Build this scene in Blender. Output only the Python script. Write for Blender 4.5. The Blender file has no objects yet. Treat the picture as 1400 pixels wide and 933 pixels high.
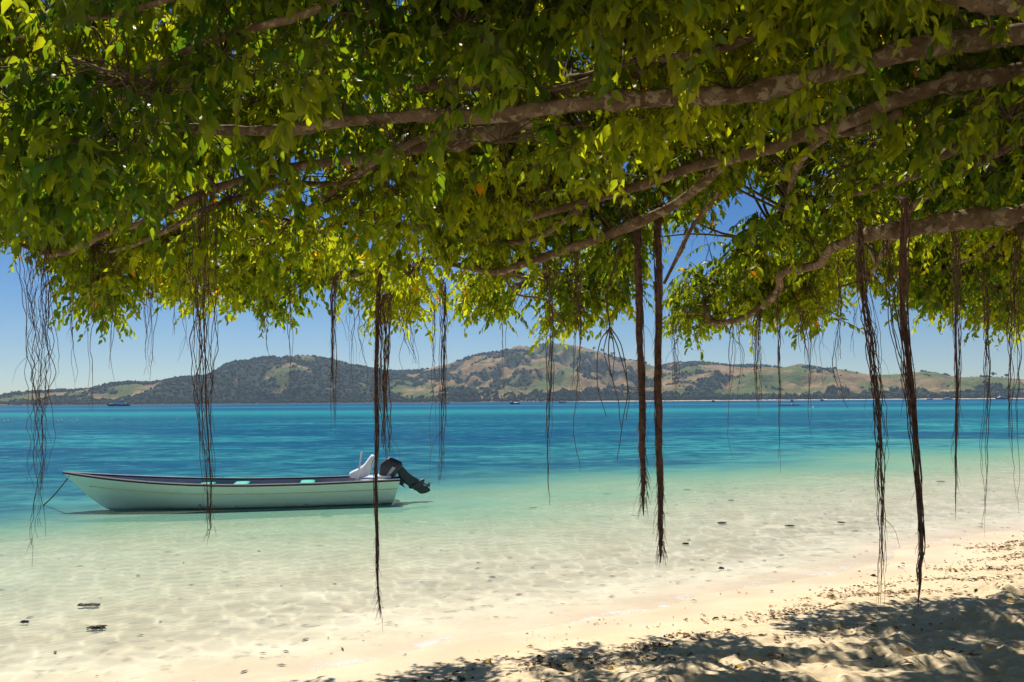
import bpy, bmesh, math, random
import numpy as np
from mathutils import Vector, Matrix

random.seed(7)
RNG = np.random.default_rng(11)
R = math.radians
scene = bpy.context.scene
COL = scene.collection

# ------------------------------------------------------------------ camera
EYE = 2.1
FPX = 1400 * 32 / 36            # focal length in pixels of the 1400 px wide photograph
cam_data = bpy.data.cameras.new("camera")
cam_data.lens = 32.0
cam_data.sensor_width = 36.0
cam_data.clip_start = 0.05
cam_data.clip_end = 20000
cam = bpy.data.objects.new("camera", cam_data)
COL.objects.link(cam)
PITCH, ROLL = R(3.78), R(0.41)
f_ = Vector((0, math.cos(PITCH), math.sin(PITCH)))
r0 = Vector((1, 0, 0))
u0 = r0.cross(f_)
r_ = r0 * math.cos(ROLL) - u0 * math.sin(ROLL)
u_ = u0 * math.cos(ROLL) + r0 * math.sin(ROLL)
M3 = Matrix((r_, u_, -f_)).transposed()
cam.matrix_world = Matrix.Translation((0, 0, EYE)) @ M3.to_4x4()
scene.camera = cam

# ------------------------------------------------------------------ sky, sun, exposure
SUN_EL, SUN_AZ = R(56), R(-20)          # azimuth from +Y, negative = towards -X
world = bpy.data.worlds.new("World")
scene.world = world
world.use_nodes = True
wn = world.node_tree.nodes
bg = wn["Background"]
sky = wn.new("ShaderNodeTexSky")
sky.sky_type = 'NISHITA'
sky.sun_disc = False
sky.sun_elevation = SUN_EL
sky.sun_rotation = SUN_AZ % (2 * math.pi)
sky.altitude = 1500
sky.air_density = 1.0
sky.dust_density = 0.0
sky.ozone_density = 4.0
hsv = wn.new("ShaderNodeHueSaturation")
hsv.inputs['Saturation'].default_value = 1.32
hsv.inputs['Hue'].default_value = 0.508
world.node_tree.links.new(sky.outputs[0], hsv.inputs['Color'])
world.node_tree.links.new(hsv.outputs[0], bg.inputs[0])
bg.inputs[1].default_value = 0.063

sun_l = bpy.data.lights.new("sun", 'SUN')
sun_l.energy = 4.8
sun_l.angle = R(0.53)
sun_l.color = (1.0, 0.91, 0.75)
sun = bpy.data.objects.new("sun", sun_l)
COL.objects.link(sun)
SUN_DIR = Vector((math.sin(SUN_AZ) * math.cos(SUN_EL), math.cos(SUN_AZ) * math.cos(SUN_EL), math.sin(SUN_EL)))
sun.rotation_euler = SUN_DIR.to_track_quat('Z', 'Y').to_euler()
sun.location = SUN_DIR * 60

vs = scene.view_settings
scene.display_settings.display_device = 'sRGB'
vs.view_transform = 'Standard'
vs.look = 'None'
vs.exposure = 0.36
vs.gamma = 1.0
vs.use_curve_mapping = False
scene.cycles.use_denoising = True
try:
    scene.cycles.denoiser = 'OPENIMAGEDENOISE'
except Exception:
    pass
scene.cycles.max_bounces = 8
scene.cycles.diffuse_bounces = 4
scene.cycles.glossy_bounces = 3
scene.cycles.transmission_bounces = 5
scene.cycles.transparent_max_bounces = 8
scene.cycles.volume_bounces = 0
scene.cycles.sample_clamp_indirect = 6.0
scene.cycles.caustics_reflective = False
scene.cycles.caustics_refractive = False


# ------------------------------------------------------------------ helpers: picture -> world
def ray(px, py):
    return M3 @ Vector(((px - 700) / FPX, -(py - 466.5) / FPX, -1.0))


def at(px, py, Y):
    d = ray(px, py)
    return Vector((0, 0, EYE)) + d * (Y / d.y)


def on_z(px, py, z=0.0):
    d = ray(px, py)
    return Vector((0, 0, EYE)) + d * ((z - EYE) / d.z)


def project(P):
    """world points (n,3) -> px, py arrays"""
    m = np.array(M3.transposed())
    q = (P - np.array((0, 0, EYE))) @ m.T
    return 700 + FPX * q[:, 0] / -q[:, 2], 466.5 - FPX * q[:, 1] / -q[:, 2]


# ------------------------------------------------------------------ helpers: noise
def _hash(ix, iy, iz, seed):
    h = (ix.astype(np.int64) * 374761393 + iy.astype(np.int64) * 668265263 + iz.astype(np.int64) * 2147483647 + seed * 974634777) & 0xFFFFFFFF
    h = ((h ^ (h >> 13)) * 1274126177) & 0xFFFFFFFF
    h = ((h ^ (h >> 16)) * 2246822519) & 0xFFFFFFFF
    return ((h ^ (h >> 15)) & 0xFFFFFF) / float(0xFFFFFF)


def vnoise(x, y, z=None, seed=0):
    x = np.asarray(x, float); y = np.asarray(y, float)
    z = np.zeros_like(x) if z is None else np.asarray(z, float)
    ix, iy, iz = np.floor(x), np.floor(y), np.floor(z)
    fx, fy, fz = x - ix, y - iy, z - iz
    fx = fx * fx * fx * (fx * (fx * 6 - 15) + 10); fy = fy * fy * fy * (fy * (fy * 6 - 15) + 10); fz = fz * fz * (3 - 2 * fz)
    out = 0
    for dz in ((0,) if not np.any(fz) else (0, 1)):
        wz = (1 - fz) if dz == 0 else fz
        a = _hash(ix, iy, iz + dz, seed); b = _hash(ix + 1, iy, iz + dz, seed)
        c = _hash(ix, iy + 1, iz + dz, seed); d = _hash(ix + 1, iy + 1, iz + dz, seed)
        out = out + wz * ((a * (1 - fx) + b * fx) * (1 - fy) + (c * (1 - fx) + d * fx) * fy)
    return out


def fbm(x, y, octv=4, seed=0, gain=0.5):
    a, s, t = 1.0, 0.0, 0.0
    for i in range(octv):
        s = s + a * vnoise(x * 2 ** i + 17.3 * i, y * 2 ** i - 9.1 * i, seed=seed + i)
        t += a; a *= gain
    return s / t


def ridged(x, y, octv=4, seed=0):
    a, s, t = 1.0, 0.0, 0.0
    for i in range(octv):
        n = vnoise(x * 2 ** i + 7.7 * i, y * 2 ** i + 3.1 * i, seed=seed + i)
        s = s + a * (1 - np.abs(2 * n - 1)); t += a; a *= 0.5
    return s / t


def sstep(a, b, x):
    t = np.clip((x - a) / (b - a), 0, 1)
    return t * t * (3 - 2 * t)


# ------------------------------------------------------------------ helpers: meshes
def mesh_np(name, verts, quads=None, tris=None, smooth=True, attrs=None):
    me = bpy.data.meshes.new(name)
    verts = np.asarray(verts, np.float32).reshape(-1, 3)
    q = np.zeros((0, 4), np.int32) if quads is None else np.asarray(quads, np.int32).reshape(-1, 4)
    t = np.zeros((0, 3), np.int32) if tris is None else np.asarray(tris, np.int32).reshape(-1, 3)
    loops = np.concatenate([q.ravel(), t.ravel()])
    starts = np.concatenate([np.arange(len(q)) * 4, len(q) * 4 + np.arange(len(t)) * 3]).astype(np.int32)
    me.vertices.add(len(verts)); me.vertices.foreach_set("co", verts.ravel())
    me.loops.add(len(loops)); me.loops.foreach_set("vertex_index", loops.astype(np.int32))
    me.polygons.add(len(starts)); me.polygons.foreach_set("loop_start", starts)
    me.polygons.foreach_set("use_smooth", np.full(len(starts), smooth))
    for k, v in (attrs or {}).items():
        v = np.asarray(v, np.float32)
        if v.ndim == 1:
            me.attributes.new(k, 'FLOAT', 'POINT').data.foreach_set("value", v)
        else:
            if v.shape[1] == 3:
                v = np.concatenate([v, np.ones((len(v), 1), np.float32)], 1)
            me.attributes.new(k, 'FLOAT_COLOR', 'POINT').data.foreach_set("color", v.ravel())
    me.update(calc_edges=True)
    return me


def link(name, me, mat=None, parent=None, loc=None):
    o = bpy.data.objects.new(name, me)
    COL.objects.link(o)
    if mat is not None and me is not None:
        me.materials.append(mat)
    if loc is not None:
        o.location = loc
    if parent is not None:
        o.parent = parent
    return o


def tag(o, label=None, cat=None, group=None, kind=None):
    for k, v in (("label", label), ("category", cat), ("group", group), ("kind", kind)):
        if v:
            o[k] = v
    return o


def empty(name, loc=(0, 0, 0), rz=0.0):
    o = bpy.data.objects.new(name, None)
    o.empty_display_size = 0.2
    COL.objects.link(o)
    o.location = loc
    o.rotation_euler = (0, 0, rz)
    return o


class MB:
    """collects pieces of one mesh"""
    def __init__(s):
        s.v, s.q, s.t, s.n, s.a = [], [], [], 0, []

    def add(s, v, q=None, t=None, a=None):
        v = np.asarray(v, float).reshape(-1, 3)
        s.v.append(v)
        if q is not None and len(q): s.q.append(np.asarray(q, int).reshape(-1, 4) + s.n)
        if t is not None and len(t): s.t.append(np.asarray(t, int).reshape(-1, 3) + s.n)
        if a is not None: s.a.append(np.broadcast_to(np.asarray(a, float), (len(v), 3)))
        s.n += len(v)

    def tube(s, pts, rad, k=5, caps=True, wob=0.0, a=None):
        p = np.asarray(pts, float); n = len(p)
        rad = np.broadcast_to(np.asarray(rad, float), (n,))
        tg = np.gradient(p, axis=0); tg /= np.linalg.norm(tg, axis=1)[:, None] + 1e-9
        ref = np.array((0, 0, 1.0)) if abs(tg[:, 2]).mean() < 0.8 else np.array((1.0, 0, 0))
        b = np.cross(tg, ref); b /= np.linalg.norm(b, axis=1)[:, None] + 1e-9
        c = np.cross(tg, b)
        th = np.arange(k) * 2 * np.pi / k
        rr = rad[:, None] * (1 + (wob * (RNG.random((n, k)) - 0.5) if wob else 0))
        v = p[:, None, :] + rr[..., None] * (np.cos(th)[None, :, None] * b[:, None, :] + np.sin(th)[None, :, None] * c[:, None, :])
        i = np.arange(n - 1)[:, None] * k; j = np.arange(k)[None, :]; j2 = (j + 1) % k
        q = np.stack([i + j, i + j2, i + k + j2, i + k + j], -1).reshape(-1, 4)
        t = []
        vv = v.reshape(-1, 3)
        if caps:
            vv = np.concatenate([vv, p[:1], p[-1:]])
            jj = np.arange(k)
            t = np.concatenate([np.stack([np.full(k, n * k), (jj + 1) % k, jj], -1),
                                np.stack([np.full(k, n * k + 1), (n - 1) * k + jj, (n - 1) * k + (jj + 1) % k], -1)])
        s.add(vv, q, t, a)

    def box(s, c, d, rot=None):
        x, y, z = np.asarray(d, float) / 2
        v = np.array([(i, j, k) for i in (-x, x) for j in (-y, y) for k in (-z, z)])
        if rot is not None: v = v @ np.array(rot).T
        s.add(v + np.asarray(c, float), [(0, 1, 3, 2), (4, 6, 7, 5), (0, 4, 5, 1), (2, 3, 7, 6), (0, 2, 6, 4), (1, 5, 7, 3)])

    def lathe(s, prof, c=(0, 0, 0), k=12):
        prof = np.asarray(prof, float); n = len(prof)
        th = np.arange(k) * 2 * np.pi / k
        v = np.stack([prof[:, None, 0] * np.cos(th), prof[:, None, 0] * np.sin(th), np.broadcast_to(prof[:, 1:2], (n, k))], -1).reshape(-1, 3) + np.asarray(c)
        i = np.arange(n - 1)[:, None] * k; j = np.arange(k)[None, :]; j2 = (j + 1) % k
        s.add(v, np.stack([i + j, i + j2, i + k + j2, i + k + j], -1).reshape(-1, 4))

    def mesh(s, name, smooth=True):
        return mesh_np(name, np.concatenate(s.v), np.concatenate(s.q) if s.q else None, np.concatenate(s.t) if s.t else None,
                       smooth, {"tint": np.concatenate(s.a)} if s.a else None)

    def build(s, name, mat, parent=None, smooth=True):
        return link(name, s.mesh(name, smooth), mat, parent)


def smooth_path(pts, n):
    """Catmull-Rom through pts (any dimension) -> n samples"""
    p = np.asarray(pts, float)
    p = np.concatenate([2 * p[:1] - p[1:2], p, 2 * p[-1:] - p[-2:-1]])
    m = len(p) - 3
    u = np.linspace(0, m - 1e-6, n); i = u.astype(int); t = (u - i)[:, None]
    a, b, c, d = p[i], p[i + 1], p[i + 2], p[i + 3]
    return 0.5 * (2 * b + (c - a) * t + (2 * a - 5 * b + 4 * c - d) * t ** 2 + (3 * b - a - 3 * c + d) * t ** 3)


# ------------------------------------------------------------------ helpers: materials
def mat_new(name):
    m = bpy.data.materials.new(name)
    m.use_nodes = True
    nt = m.node_tree
    return m, nt, nt.nodes["Principled BSDF"], nt.nodes["Material Output"]


class NT:
    def __init__(s, nt): s.nt = nt

    def n(s, typ, **kw):
        node = s.nt.nodes.new("ShaderNode" + typ)
        for k, v in kw.items():
            if k[0] == '_':
                setattr(node, k[1:], v)
            else:
                key = int(k[1:]) if k[0] == 'i' and k[1:].isdigit() else k.replace('__', ' ')
                s.put(node.inputs[key], v)
        return node

    def put(s, sock, v):
        if isinstance(v, bpy.types.NodeSocket): s.nt.links.new(v, sock)
        elif isinstance(v, bpy.types.Node): s.nt.links.new(v.outputs[0], sock)
        else:
            if hasattr(sock.default_value, '__len__') and not isinstance(v, str) and hasattr(v, '__len__') and len(sock.default_value) == 4 and len(v) == 3:
                v = (*v, 1)
            sock.default_value = v

    def math(s, op, a, b=0.0, clamp=False):
        return s.n("Math", _operation=op, _use_clamp=clamp, i0=a, i1=b).outputs[0]

    def noise(s, vec, scale, detail=4, rough=0.55, dist=0.0):
        return s.n("TexNoise", Vector=vec, Scale=scale, Detail=detail, Roughness=rough, Distortion=dist)

    def ramp(s, fac, stops, interp='LINEAR'):
        r = s.n("ValToRGB", Fac=fac)
        cr = r.color_ramp; cr.interpolation = interp
        while len(cr.elements) < len(stops): cr.elements.new(0.5)
        for e, (p, c) in zip(cr.elements, stops):
            e.position = p; e.color = (*c, 1) if hasattr(c, '__len__') else (c, c, c, 1)
        return r.outputs[0]

    def mix(s, fac, a, b, blend='MIX'):
        m = s.n("Mix", _data_type='RGBA', _blend_type=blend)
        s.put(m.inputs[0], fac); s.put(m.inputs[6], a); s.put(m.inputs[7], b)
        return m.outputs[2]

    def mapr(s, v, a, b, c=0.0, d=1.0):
        return s.n("MapRange", _interpolation_type='SMOOTHSTEP', i0=v, i1=a, i2=b, i3=c, i4=d).outputs[0]


def simple_mat(name, col, rough=0.5, metal=0.0, var=0.12, scale=8.0, bump=0.0, spec=0.5, coat=0.0):
    m, nt, bs, out = mat_new(name)
    N = NT(nt)
    pos = N.n("TexCoord").outputs['Object']
    nz = N.noise(pos, scale, 5)
    c = N.mix(N.mapr(nz.outputs[0], 0.3, 0.7), tuple(x * (1 - var) for x in col), tuple(min(1, x * (1 + var)) for x in col))
    N.put(bs.inputs['Base Color'], c)
    bs.inputs['Roughness'].default_value = rough
    bs.inputs['Metallic'].default_value = metal
    bs.inputs['Specular IOR Level'].default_value = spec
    bs.inputs['Coat Weight'].default_value = coat
    if bump:
        N.put(bs.inputs['Normal'], N.n("Bump", Strength=bump, Distance=0.01, Height=nz.outputs[0]).outputs[0])
    return m


# ================================================================== GROUND
SN = np.array((-0.6, 0.8))                       # seaward normal of the waterline


def shore_d(x, y):
    d = SN[0] * (x + 2.2) + SN[1] * (y - 7.0)
    along = 0.8 * x + 0.6 * y
    near = np.exp(-(d / 14.0) ** 2)
    return d + near * (0.75 * (vnoise(along * 0.22, np.zeros_like(along), seed=5) - 0.5) + 0.3 * (vnoise(along * 0.9, np.zeros_like(along), seed=6) - 0.5))


FOOT = []
for _ in range(900):
    FOOT.append((RNG.uniform(-2.5, 10), RNG.uniform(4.0, 13), RNG.uniform(0.05, 0.12), RNG.uniform(0.018, 0.05), RNG.uniform(0, 3.14)))


def ground_h(x, y, detail=True):
    d = shore_d(x, y)
    land = 0.64 * (1 - np.exp(np.minimum(d, 0) / 5.0))
    dd = np.maximum(d, 0)
    sea = -np.minimum(0.0075 * dd + 0.00035 * dd ** 2, 4.0)
    h = np.where(d < 0, land, sea)
    h = h + sstep(0.5, 3, d) * (fbm(x * 0.35, y * 0.6, 3, 21) - 0.5) * 0.03
    if detail:
        dry = sstep(-0.9, -2.6, d)
        h = h + dry * (0.085 * (fbm(x * 2.6, y * 4.2, 5, 31, 0.58) - 0.5) + 0.05 * (ridged(x * 1.9, y * 3.3, 4, 41) - 0.6) + 0.035 * (fbm(x * 8, y * 13, 3, 45, 0.6) - 0.5))
        for fx, fy, fr, fd, fa in FOOT:
            m = (np.abs(x - fx) < fr * 3) & (np.abs(y - fy) < fr * 3) & (d < -1.0)
            if m.any():
                u = (x[m] - fx) * math.cos(fa) + (y[m] - fy) * math.sin(fa)
                v = -(x[m] - fx) * math.sin(fa) + (y[m] - fy) * math.cos(fa)
                r = np.sqrt((u / 1.5) ** 2 + v ** 2) / fr
                h[m] += fd * dry[m] * (-np.exp(-(r ** 2) * 1.6) + 0.55 * np.exp(-((r - 1.35) ** 2) * 5))
    return h


def graded(lo, a, b, hi, step, grow):
    mid = list(np.arange(a, b, step))
    up, s = [], step
    v = b
    while v < hi:
        up.append(v); s *= grow; v += s
    up.append(hi)
    dn, s = [], step
    v = a - step
    while v > lo:
        dn.append(v); s *= grow; v -= s
    dn.append(lo)
    return np.array(dn[::-1] + mid + up)


def sheet(xs, ys):
    X, Y = np.meshgrid(xs, ys)
    nx, ny = len(xs), len(ys)
    i = (np.arange(ny - 1)[:, None] * nx + np.arange(nx - 1)[None, :]).ravel()
    return X.ravel(), Y.ravel(), np.stack([i, i + 1, i + nx + 1, i + nx], -1)


gx, gy, gq = sheet(graded(-3900, -3.4, 9.0, 3900, 0.028, 1.07), graded(-150, 4.6, 14.0, 3420, 0.028, 1.06))
gh = ground_h(gx, gy)
ground_me = mesh_np("beach_ground", np.stack([gx, gy, gh], 1), gq, attrs={"shore": shore_d(gx, gy)})

m, nt, bs, out = mat_new("sand")
N = NT(nt)
pos = N.n("NewGeometry").outputs['Position']
z = N.n("SeparateXYZ", Vector=pos).outputs[2]
shore = N.n("Attribute", _attribute_name="shore").outputs['Fac']
n1 = N.noise(pos, 1.1, 6); n2 = N.noise(pos, 24, 5); n3 = N.noise(pos, 260, 2); n4 = N.noise(pos, 5.5, 4)
dry = N.mix(N.mapr(n2.outputs[0], 0.3, 0.7), (0.68, 0.55, 0.37), (0.82, 0.69, 0.49))
dry = N.mix(N.mapr(n3.outputs[0], 0.52, 0.75, 0, 0.45), dry, (0.40, 0.30, 0.19))
wet = N.mix(N.mapr(n1.outputs[0], 0.35, 0.65), (0.63, 0.51, 0.35), (0.75, 0.62, 0.44))
sub = N.mix(N.mapr(n1.outputs[0], 0.35, 0.68), (0.72, 0.66, 0.47), (0.84, 0.79, 0.60))
# scraps and algae dusting the sea floor close to the waterline
sub = N.mix(N.math('MULTIPLY', N.mapr(n4.outputs[0], 0.55, 0.72, 0, 0.55), N.mapr(shore, 4.5, 1.2, 0, 1)), sub, (0.20, 0.17, 0.10))
seaweed = N.math('MULTIPLY', N.mapr(N.noise(N.n("Mapping", Vector=pos, Scale=(0.11, 0.26, 1)), 1.0, 5).outputs[0], 0.44, 0.56), N.mapr(shore, 11, 15.5))
sub = N.mix(N.math('MULTIPLY', seaweed, 0.45), sub, (0.035, 0.06, 0.045))
edge = N.math('ADD', shore, N.math('MULTIPLY', N.math('SUBTRACT', n1.outputs[0], 0.5), 1.3))
c = N.mix(N.mapr(edge, -0.75, -1.35), wet, dry)
c = N.mix(N.mapr(shore, 0.05, 0.9), c, sub)
N.put(bs.inputs['Base Color'], c)
N.put(bs.inputs['Roughness'], N.mapr(edge, -0.5, -1.2, 0.5, 0.95))
bs.inputs['Specular IOR Level'].default_value = 0.25
hgt = N.math('ADD', N.math('MULTIPLY', n2.outputs[0], 0.5), N.math('MULTIPLY', n3.outputs[0], 0.18))
bst = N.mapr(shore, -0.4, -1.6, 0.12, 0.75)
N.put(bs.inputs['Normal'], N.n("Bump", Strength=bst, Distance=0.03, Height=hgt).outputs[0])
tag(link("beach_ground", ground_me, m), kind="structure")

# ================================================================== WATER
wx, wy, wq = sheet(graded(-3880, -14, 14, 3880, 0.22, 1.045), graded(2, 5, 40, 3400, 0.22, 1.022))
wd = shore_d(wx, wy)
keep = np.all(wd[wq] > -2.5, axis=1)
dpos = np.maximum(wd, 0)
depth = np.minimum(0.050 * dpos + 0.0018 * dpos ** 2, 5.5) * (0.58 + 0.84 * fbm(wx * 0.16, wy * 0.22, 4, 22))
# body colour of the water column: pale aqua in the shallows, teal, then deep blue, in bands along the shore
wyy = wy + (fbm(wx * 0.012, wy * 0.02, 3, 61) - 0.5) * 34 + (fbm(wx * 0.05, wy * 0.05, 3, 62) - 0.5) * 22 + np.clip(wx, -60, 60) * 0.02 * np.minimum(wy, 120) / 60
SH = [(0.0, (0.55, 0.60, 0.40)), (0.30, (0.42, 0.60, 0.45)), (0.60, (0.25, 0.51, 0.37)), (0.90, (0.13, 0.42, 0.37)), (1.1, (0.09, 0.37, 0.355)), (1.5, (0.055, 0.31, 0.325)), (2.0, (0.034, 0.25, 0.285)), (5.5, (0.008, 0.14, 0.22))]
near = np.stack([np.interp(depth, [s[0] for s in SH], [s[1][k] for s in SH]) for k in range(3)], 1)
FB = [(0, (0.02, 0.30, 0.38)), (40, (0.02, 0.30, 0.38)), (62, (0.012, 0.24, 0.34)), (95, (0.012, 0.26, 0.34)), (125, (0.006, 0.19, 0.29)), (150, (0.012, 0.27, 0.34)),
      (185, (0.025, 0.44, 0.45)), (215, (0.025, 0.42, 0.44)), (250, (0.006, 0.19, 0.34)), (370, (0.004, 0.14, 0.30)), (415, (0.022, 0.36, 0.44)), (460, (0.018, 0.32, 0.42)), (520, (0.004, 0.14, 0.30)), (4000, (0.005, 0.14, 0.29))]
FB = [(a_, tuple(c_ * k_ for c_, k_ in zip(cc_, (0.8, 0.64, 0.70)))) for a_, cc_ in FB]
far = np.stack([np.interp(wyy, [s[0] for s in FB], [s[1][k] for s in FB]) for k in range(3)], 1)
wmix = sstep(24, 55, wd)[:, None]
wcol = (near * (1 - wmix) + far * wmix)
# patches of sea grass seen through the column
patch = sstep(0.46, 0.60, fbm(wx * 0.075, wy * 0.10, 5, 71, 0.6)) * sstep(0.6, 1.4, depth) * (1 - sstep(60, 130, wy)) * 0.75
patch = np.maximum(patch, 0.70 * sstep(0.36, 0.60, fbm(wx * 0.12, wy * 0.2, 5, 81, 0.6)) * np.exp(-((wd - 15.5) / 4.0) ** 2) * (1 - sstep(2.5, 8, wx)))
wcol = wcol * (1 - patch[:, None]) + np.array((0.003, 0.075, 0.17)) * patch[:, None]
light = sstep(0.54, 0.66, fbm(wx * 0.05 + 9, wy * 0.11, 4, 91)) * sstep(14, 24, wd) * (1 - sstep(80, 160, wy)) * 0.5
wcol = wcol * (1 - light[:, None]) + np.array((0.05, 0.42, 0.42)) * light[:, None]
used = np.unique(wq[keep]); remap = np.full(len(wx), -1); remap[used] = np.arange(len(used))
water_me = mesh_np("sea_water", np.stack([wx, wy, np.zeros_like(wx)], 1)[used], remap[wq[keep]], attrs={"depth": depth[used], "body": wcol[used]})

m, nt, bs, out = mat_new("sea_water")
nt.nodes.remove(bs)
N = NT(nt)
pos = N.n("NewGeometry").outputs['Position']
dep = N.n("Attribute", _attribute_name="depth").outputs['Fac']
body = N.n("Attribute", _attribute_name="body").outputs['Color']
wmap = N.n("Mapping", Vector=pos, Rotation=(0, 0, R(12)), Scale=(0.75, 1.15, 1))
w1 = N.noise(wmap, 2.6, 5, 0.6, 0.6); w2 = N.noise(wmap, 0.35, 4, 0.6); w3 = N.noise(wmap, 11, 3, 0.6, 0.4)
streak = N.noise(N.n("Mapping", Vector=pos, Scale=(0.13, 0.22, 1)), 1.0, 6, 0.65)
streak2 = N.noise(N.n("Mapping", Vector=pos, Scale=(0.75, 1.0, 1)), 1.0, 6, 0.68, 0.5)
ydist = N.n('SeparateXYZ', Vector=pos).outputs[1]
deepm = N.math('MULTIPLY', N.mapr(dep, 0.6, 1.7), N.mapr(ydist, 90, 200, 1.0, 0.35))
body = N.mix(N.math('MULTIPLY', deepm, N.mapr(streak.outputs[0], 0.40, 0.58, 0.62, 0.0)), body, (0.002, 0.07, 0.17))
body = N.mix(N.math('MULTIPLY', deepm, N.mapr(streak2.outputs[0], 0.40, 0.55, 0.75, 0.0)), body, (0.002, 0.065, 0.155))
body = N.mix(N.math('MULTIPLY', N.mapr(streak2.outputs[0], 0.54, 0.68, 0, 0.5), N.mapr(dep, 0.3, 0.9)), body, (0.075, 0.36, 0.36))
hh = N.math('ADD', N.math('MULTIPLY', w1.outputs[0], 0.45), N.math('ADD', N.math('MULTIPLY', w2.outputs[0], 1.6), N.math('MULTIPLY', w3.outputs[0], 0.10)))
calm = N.mapr(dep, 0.0, 0.6, 0.25, 0.9)
bump = N.n("Bump", Strength=calm, Distance=0.16, Height=hh).outputs[0]
op = N.math('SUBTRACT', 1.0, N.math('POWER', 2.71828, N.math('MULTIPLY', N.math('POWER', dep, 1.5), -1.65)))
# caustic light painted into the transmission colour as a web of brighter and dimmer lines
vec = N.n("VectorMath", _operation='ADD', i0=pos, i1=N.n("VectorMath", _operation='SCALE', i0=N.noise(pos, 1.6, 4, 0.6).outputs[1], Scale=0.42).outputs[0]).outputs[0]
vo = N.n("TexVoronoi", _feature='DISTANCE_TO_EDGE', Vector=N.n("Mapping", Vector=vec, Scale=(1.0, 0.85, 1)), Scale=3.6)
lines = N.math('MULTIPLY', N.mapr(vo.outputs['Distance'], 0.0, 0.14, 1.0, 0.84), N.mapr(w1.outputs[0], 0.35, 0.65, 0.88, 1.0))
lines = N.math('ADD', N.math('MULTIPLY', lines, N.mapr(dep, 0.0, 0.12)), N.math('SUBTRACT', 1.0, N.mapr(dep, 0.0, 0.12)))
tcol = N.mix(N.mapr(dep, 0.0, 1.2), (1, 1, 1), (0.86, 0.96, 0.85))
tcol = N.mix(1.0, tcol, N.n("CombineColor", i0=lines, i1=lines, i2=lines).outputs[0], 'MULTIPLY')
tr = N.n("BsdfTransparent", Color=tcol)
df = N.n("BsdfDiffuse", Color=body, Normal=bump)
gl = N.n("BsdfGlossy", Color=(1, 1, 1), Roughness=0.08, Normal=bump)
fr = N.n("Fresnel", IOR=1.33, Normal=bump)
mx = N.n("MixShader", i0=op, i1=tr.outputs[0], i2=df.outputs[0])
fac = N.math('MULTIPLY', N.math('MINIMUM', fr.outputs[0], 0.55), N.mapr(dep, 0.0, 0.2, 0.35, 0.30))
foam = N.math('MULTIPLY', N.mapr(dep, 0.016, 0.004), N.mapr(N.noise(pos, 3.0, 6, 0.7).outputs[0], 0.50, 0.60, 0, 0.75))
mx = N.n("MixShader", i0=foam, i1=mx.outputs[0], i2=N.n("BsdfDiffuse", Color=(0.85, 0.85, 0.82)).outputs[0])
mx2 = N.n("MixShader", i0=fac, i1=mx.outputs[0], i2=gl.outputs[0])
nt.links.new(mx2.outputs[0], out.inputs[0])
tag(link("sea_water", water_me, m), kind="structure")

# ================================================================== HILLS
def crest(pts):
    xs = [p[0] for p in pts]; ys = [p[1] for p in pts]
    return lambda x: np.interp(x, xs, ys)


RANGES = [
    (2250, crest([(-500, 560), (-200, 548), (0, 543), (25, 538), (60, 537), (80, 535), (137, 532), (150, 525), (165, 523), (190, 524), (225, 522), (245, 517), (275, 516), (320, 512), (380, 515), (430, 530), (480, 556)])),
    (2420, crest([(200, 556), (250, 535), (300, 508), (312, 500), (347, 492), (370, 488), (387, 492), (397, 487), (425, 487), (450, 492), (480, 500), (505, 503), (540, 512), (600, 530), (680, 556)])),
    (2900, crest([(400, 556), (470, 520), (512, 507), (540, 508), (567, 507), (587, 506), (612, 500), (645, 490), (672, 484), (700, 477), (710, 474), (725, 475), (745, 472), (752, 471), (782, 475), (810, 482), (840, 490), (870, 496), (895, 504), (930, 508), (1000, 520), (1100, 556)])),
    (3080, crest([(800, 556), (870, 520), (900, 504), (920, 498), (962, 497), (1000, 501), (1030, 500), (1050, 503), (1100, 515), (1200, 520), (1400, 526), (1700, 556)])),
    (2350, crest([(840, 556), (880, 535), (910, 515), (945, 500), (970, 503), (1000, 510), (1020, 504), (1050, 505), (1075, 502), (1095, 497), (1120, 502), (1150, 507), (1185, 514), (1210, 514), (1245, 510), (1265, 509), (1290, 513), (1320, 517), (1350, 516), (1375, 517), (1400, 520), (1500, 528), (1800, 552)])),
    (2120, crest([(600, 556), (700, 538), (740, 528), (800, 534), (880, 531), (940, 524), (1000, 534), (1060, 531), (1130, 527), (1190, 536), (1260, 530), (1330, 534), (1420, 532), (1600, 552)])),
]
SHORE_Y = 1900.0


def horizon_py(px):
    return 549.0 - (px - 700) * 0.00715


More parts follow.
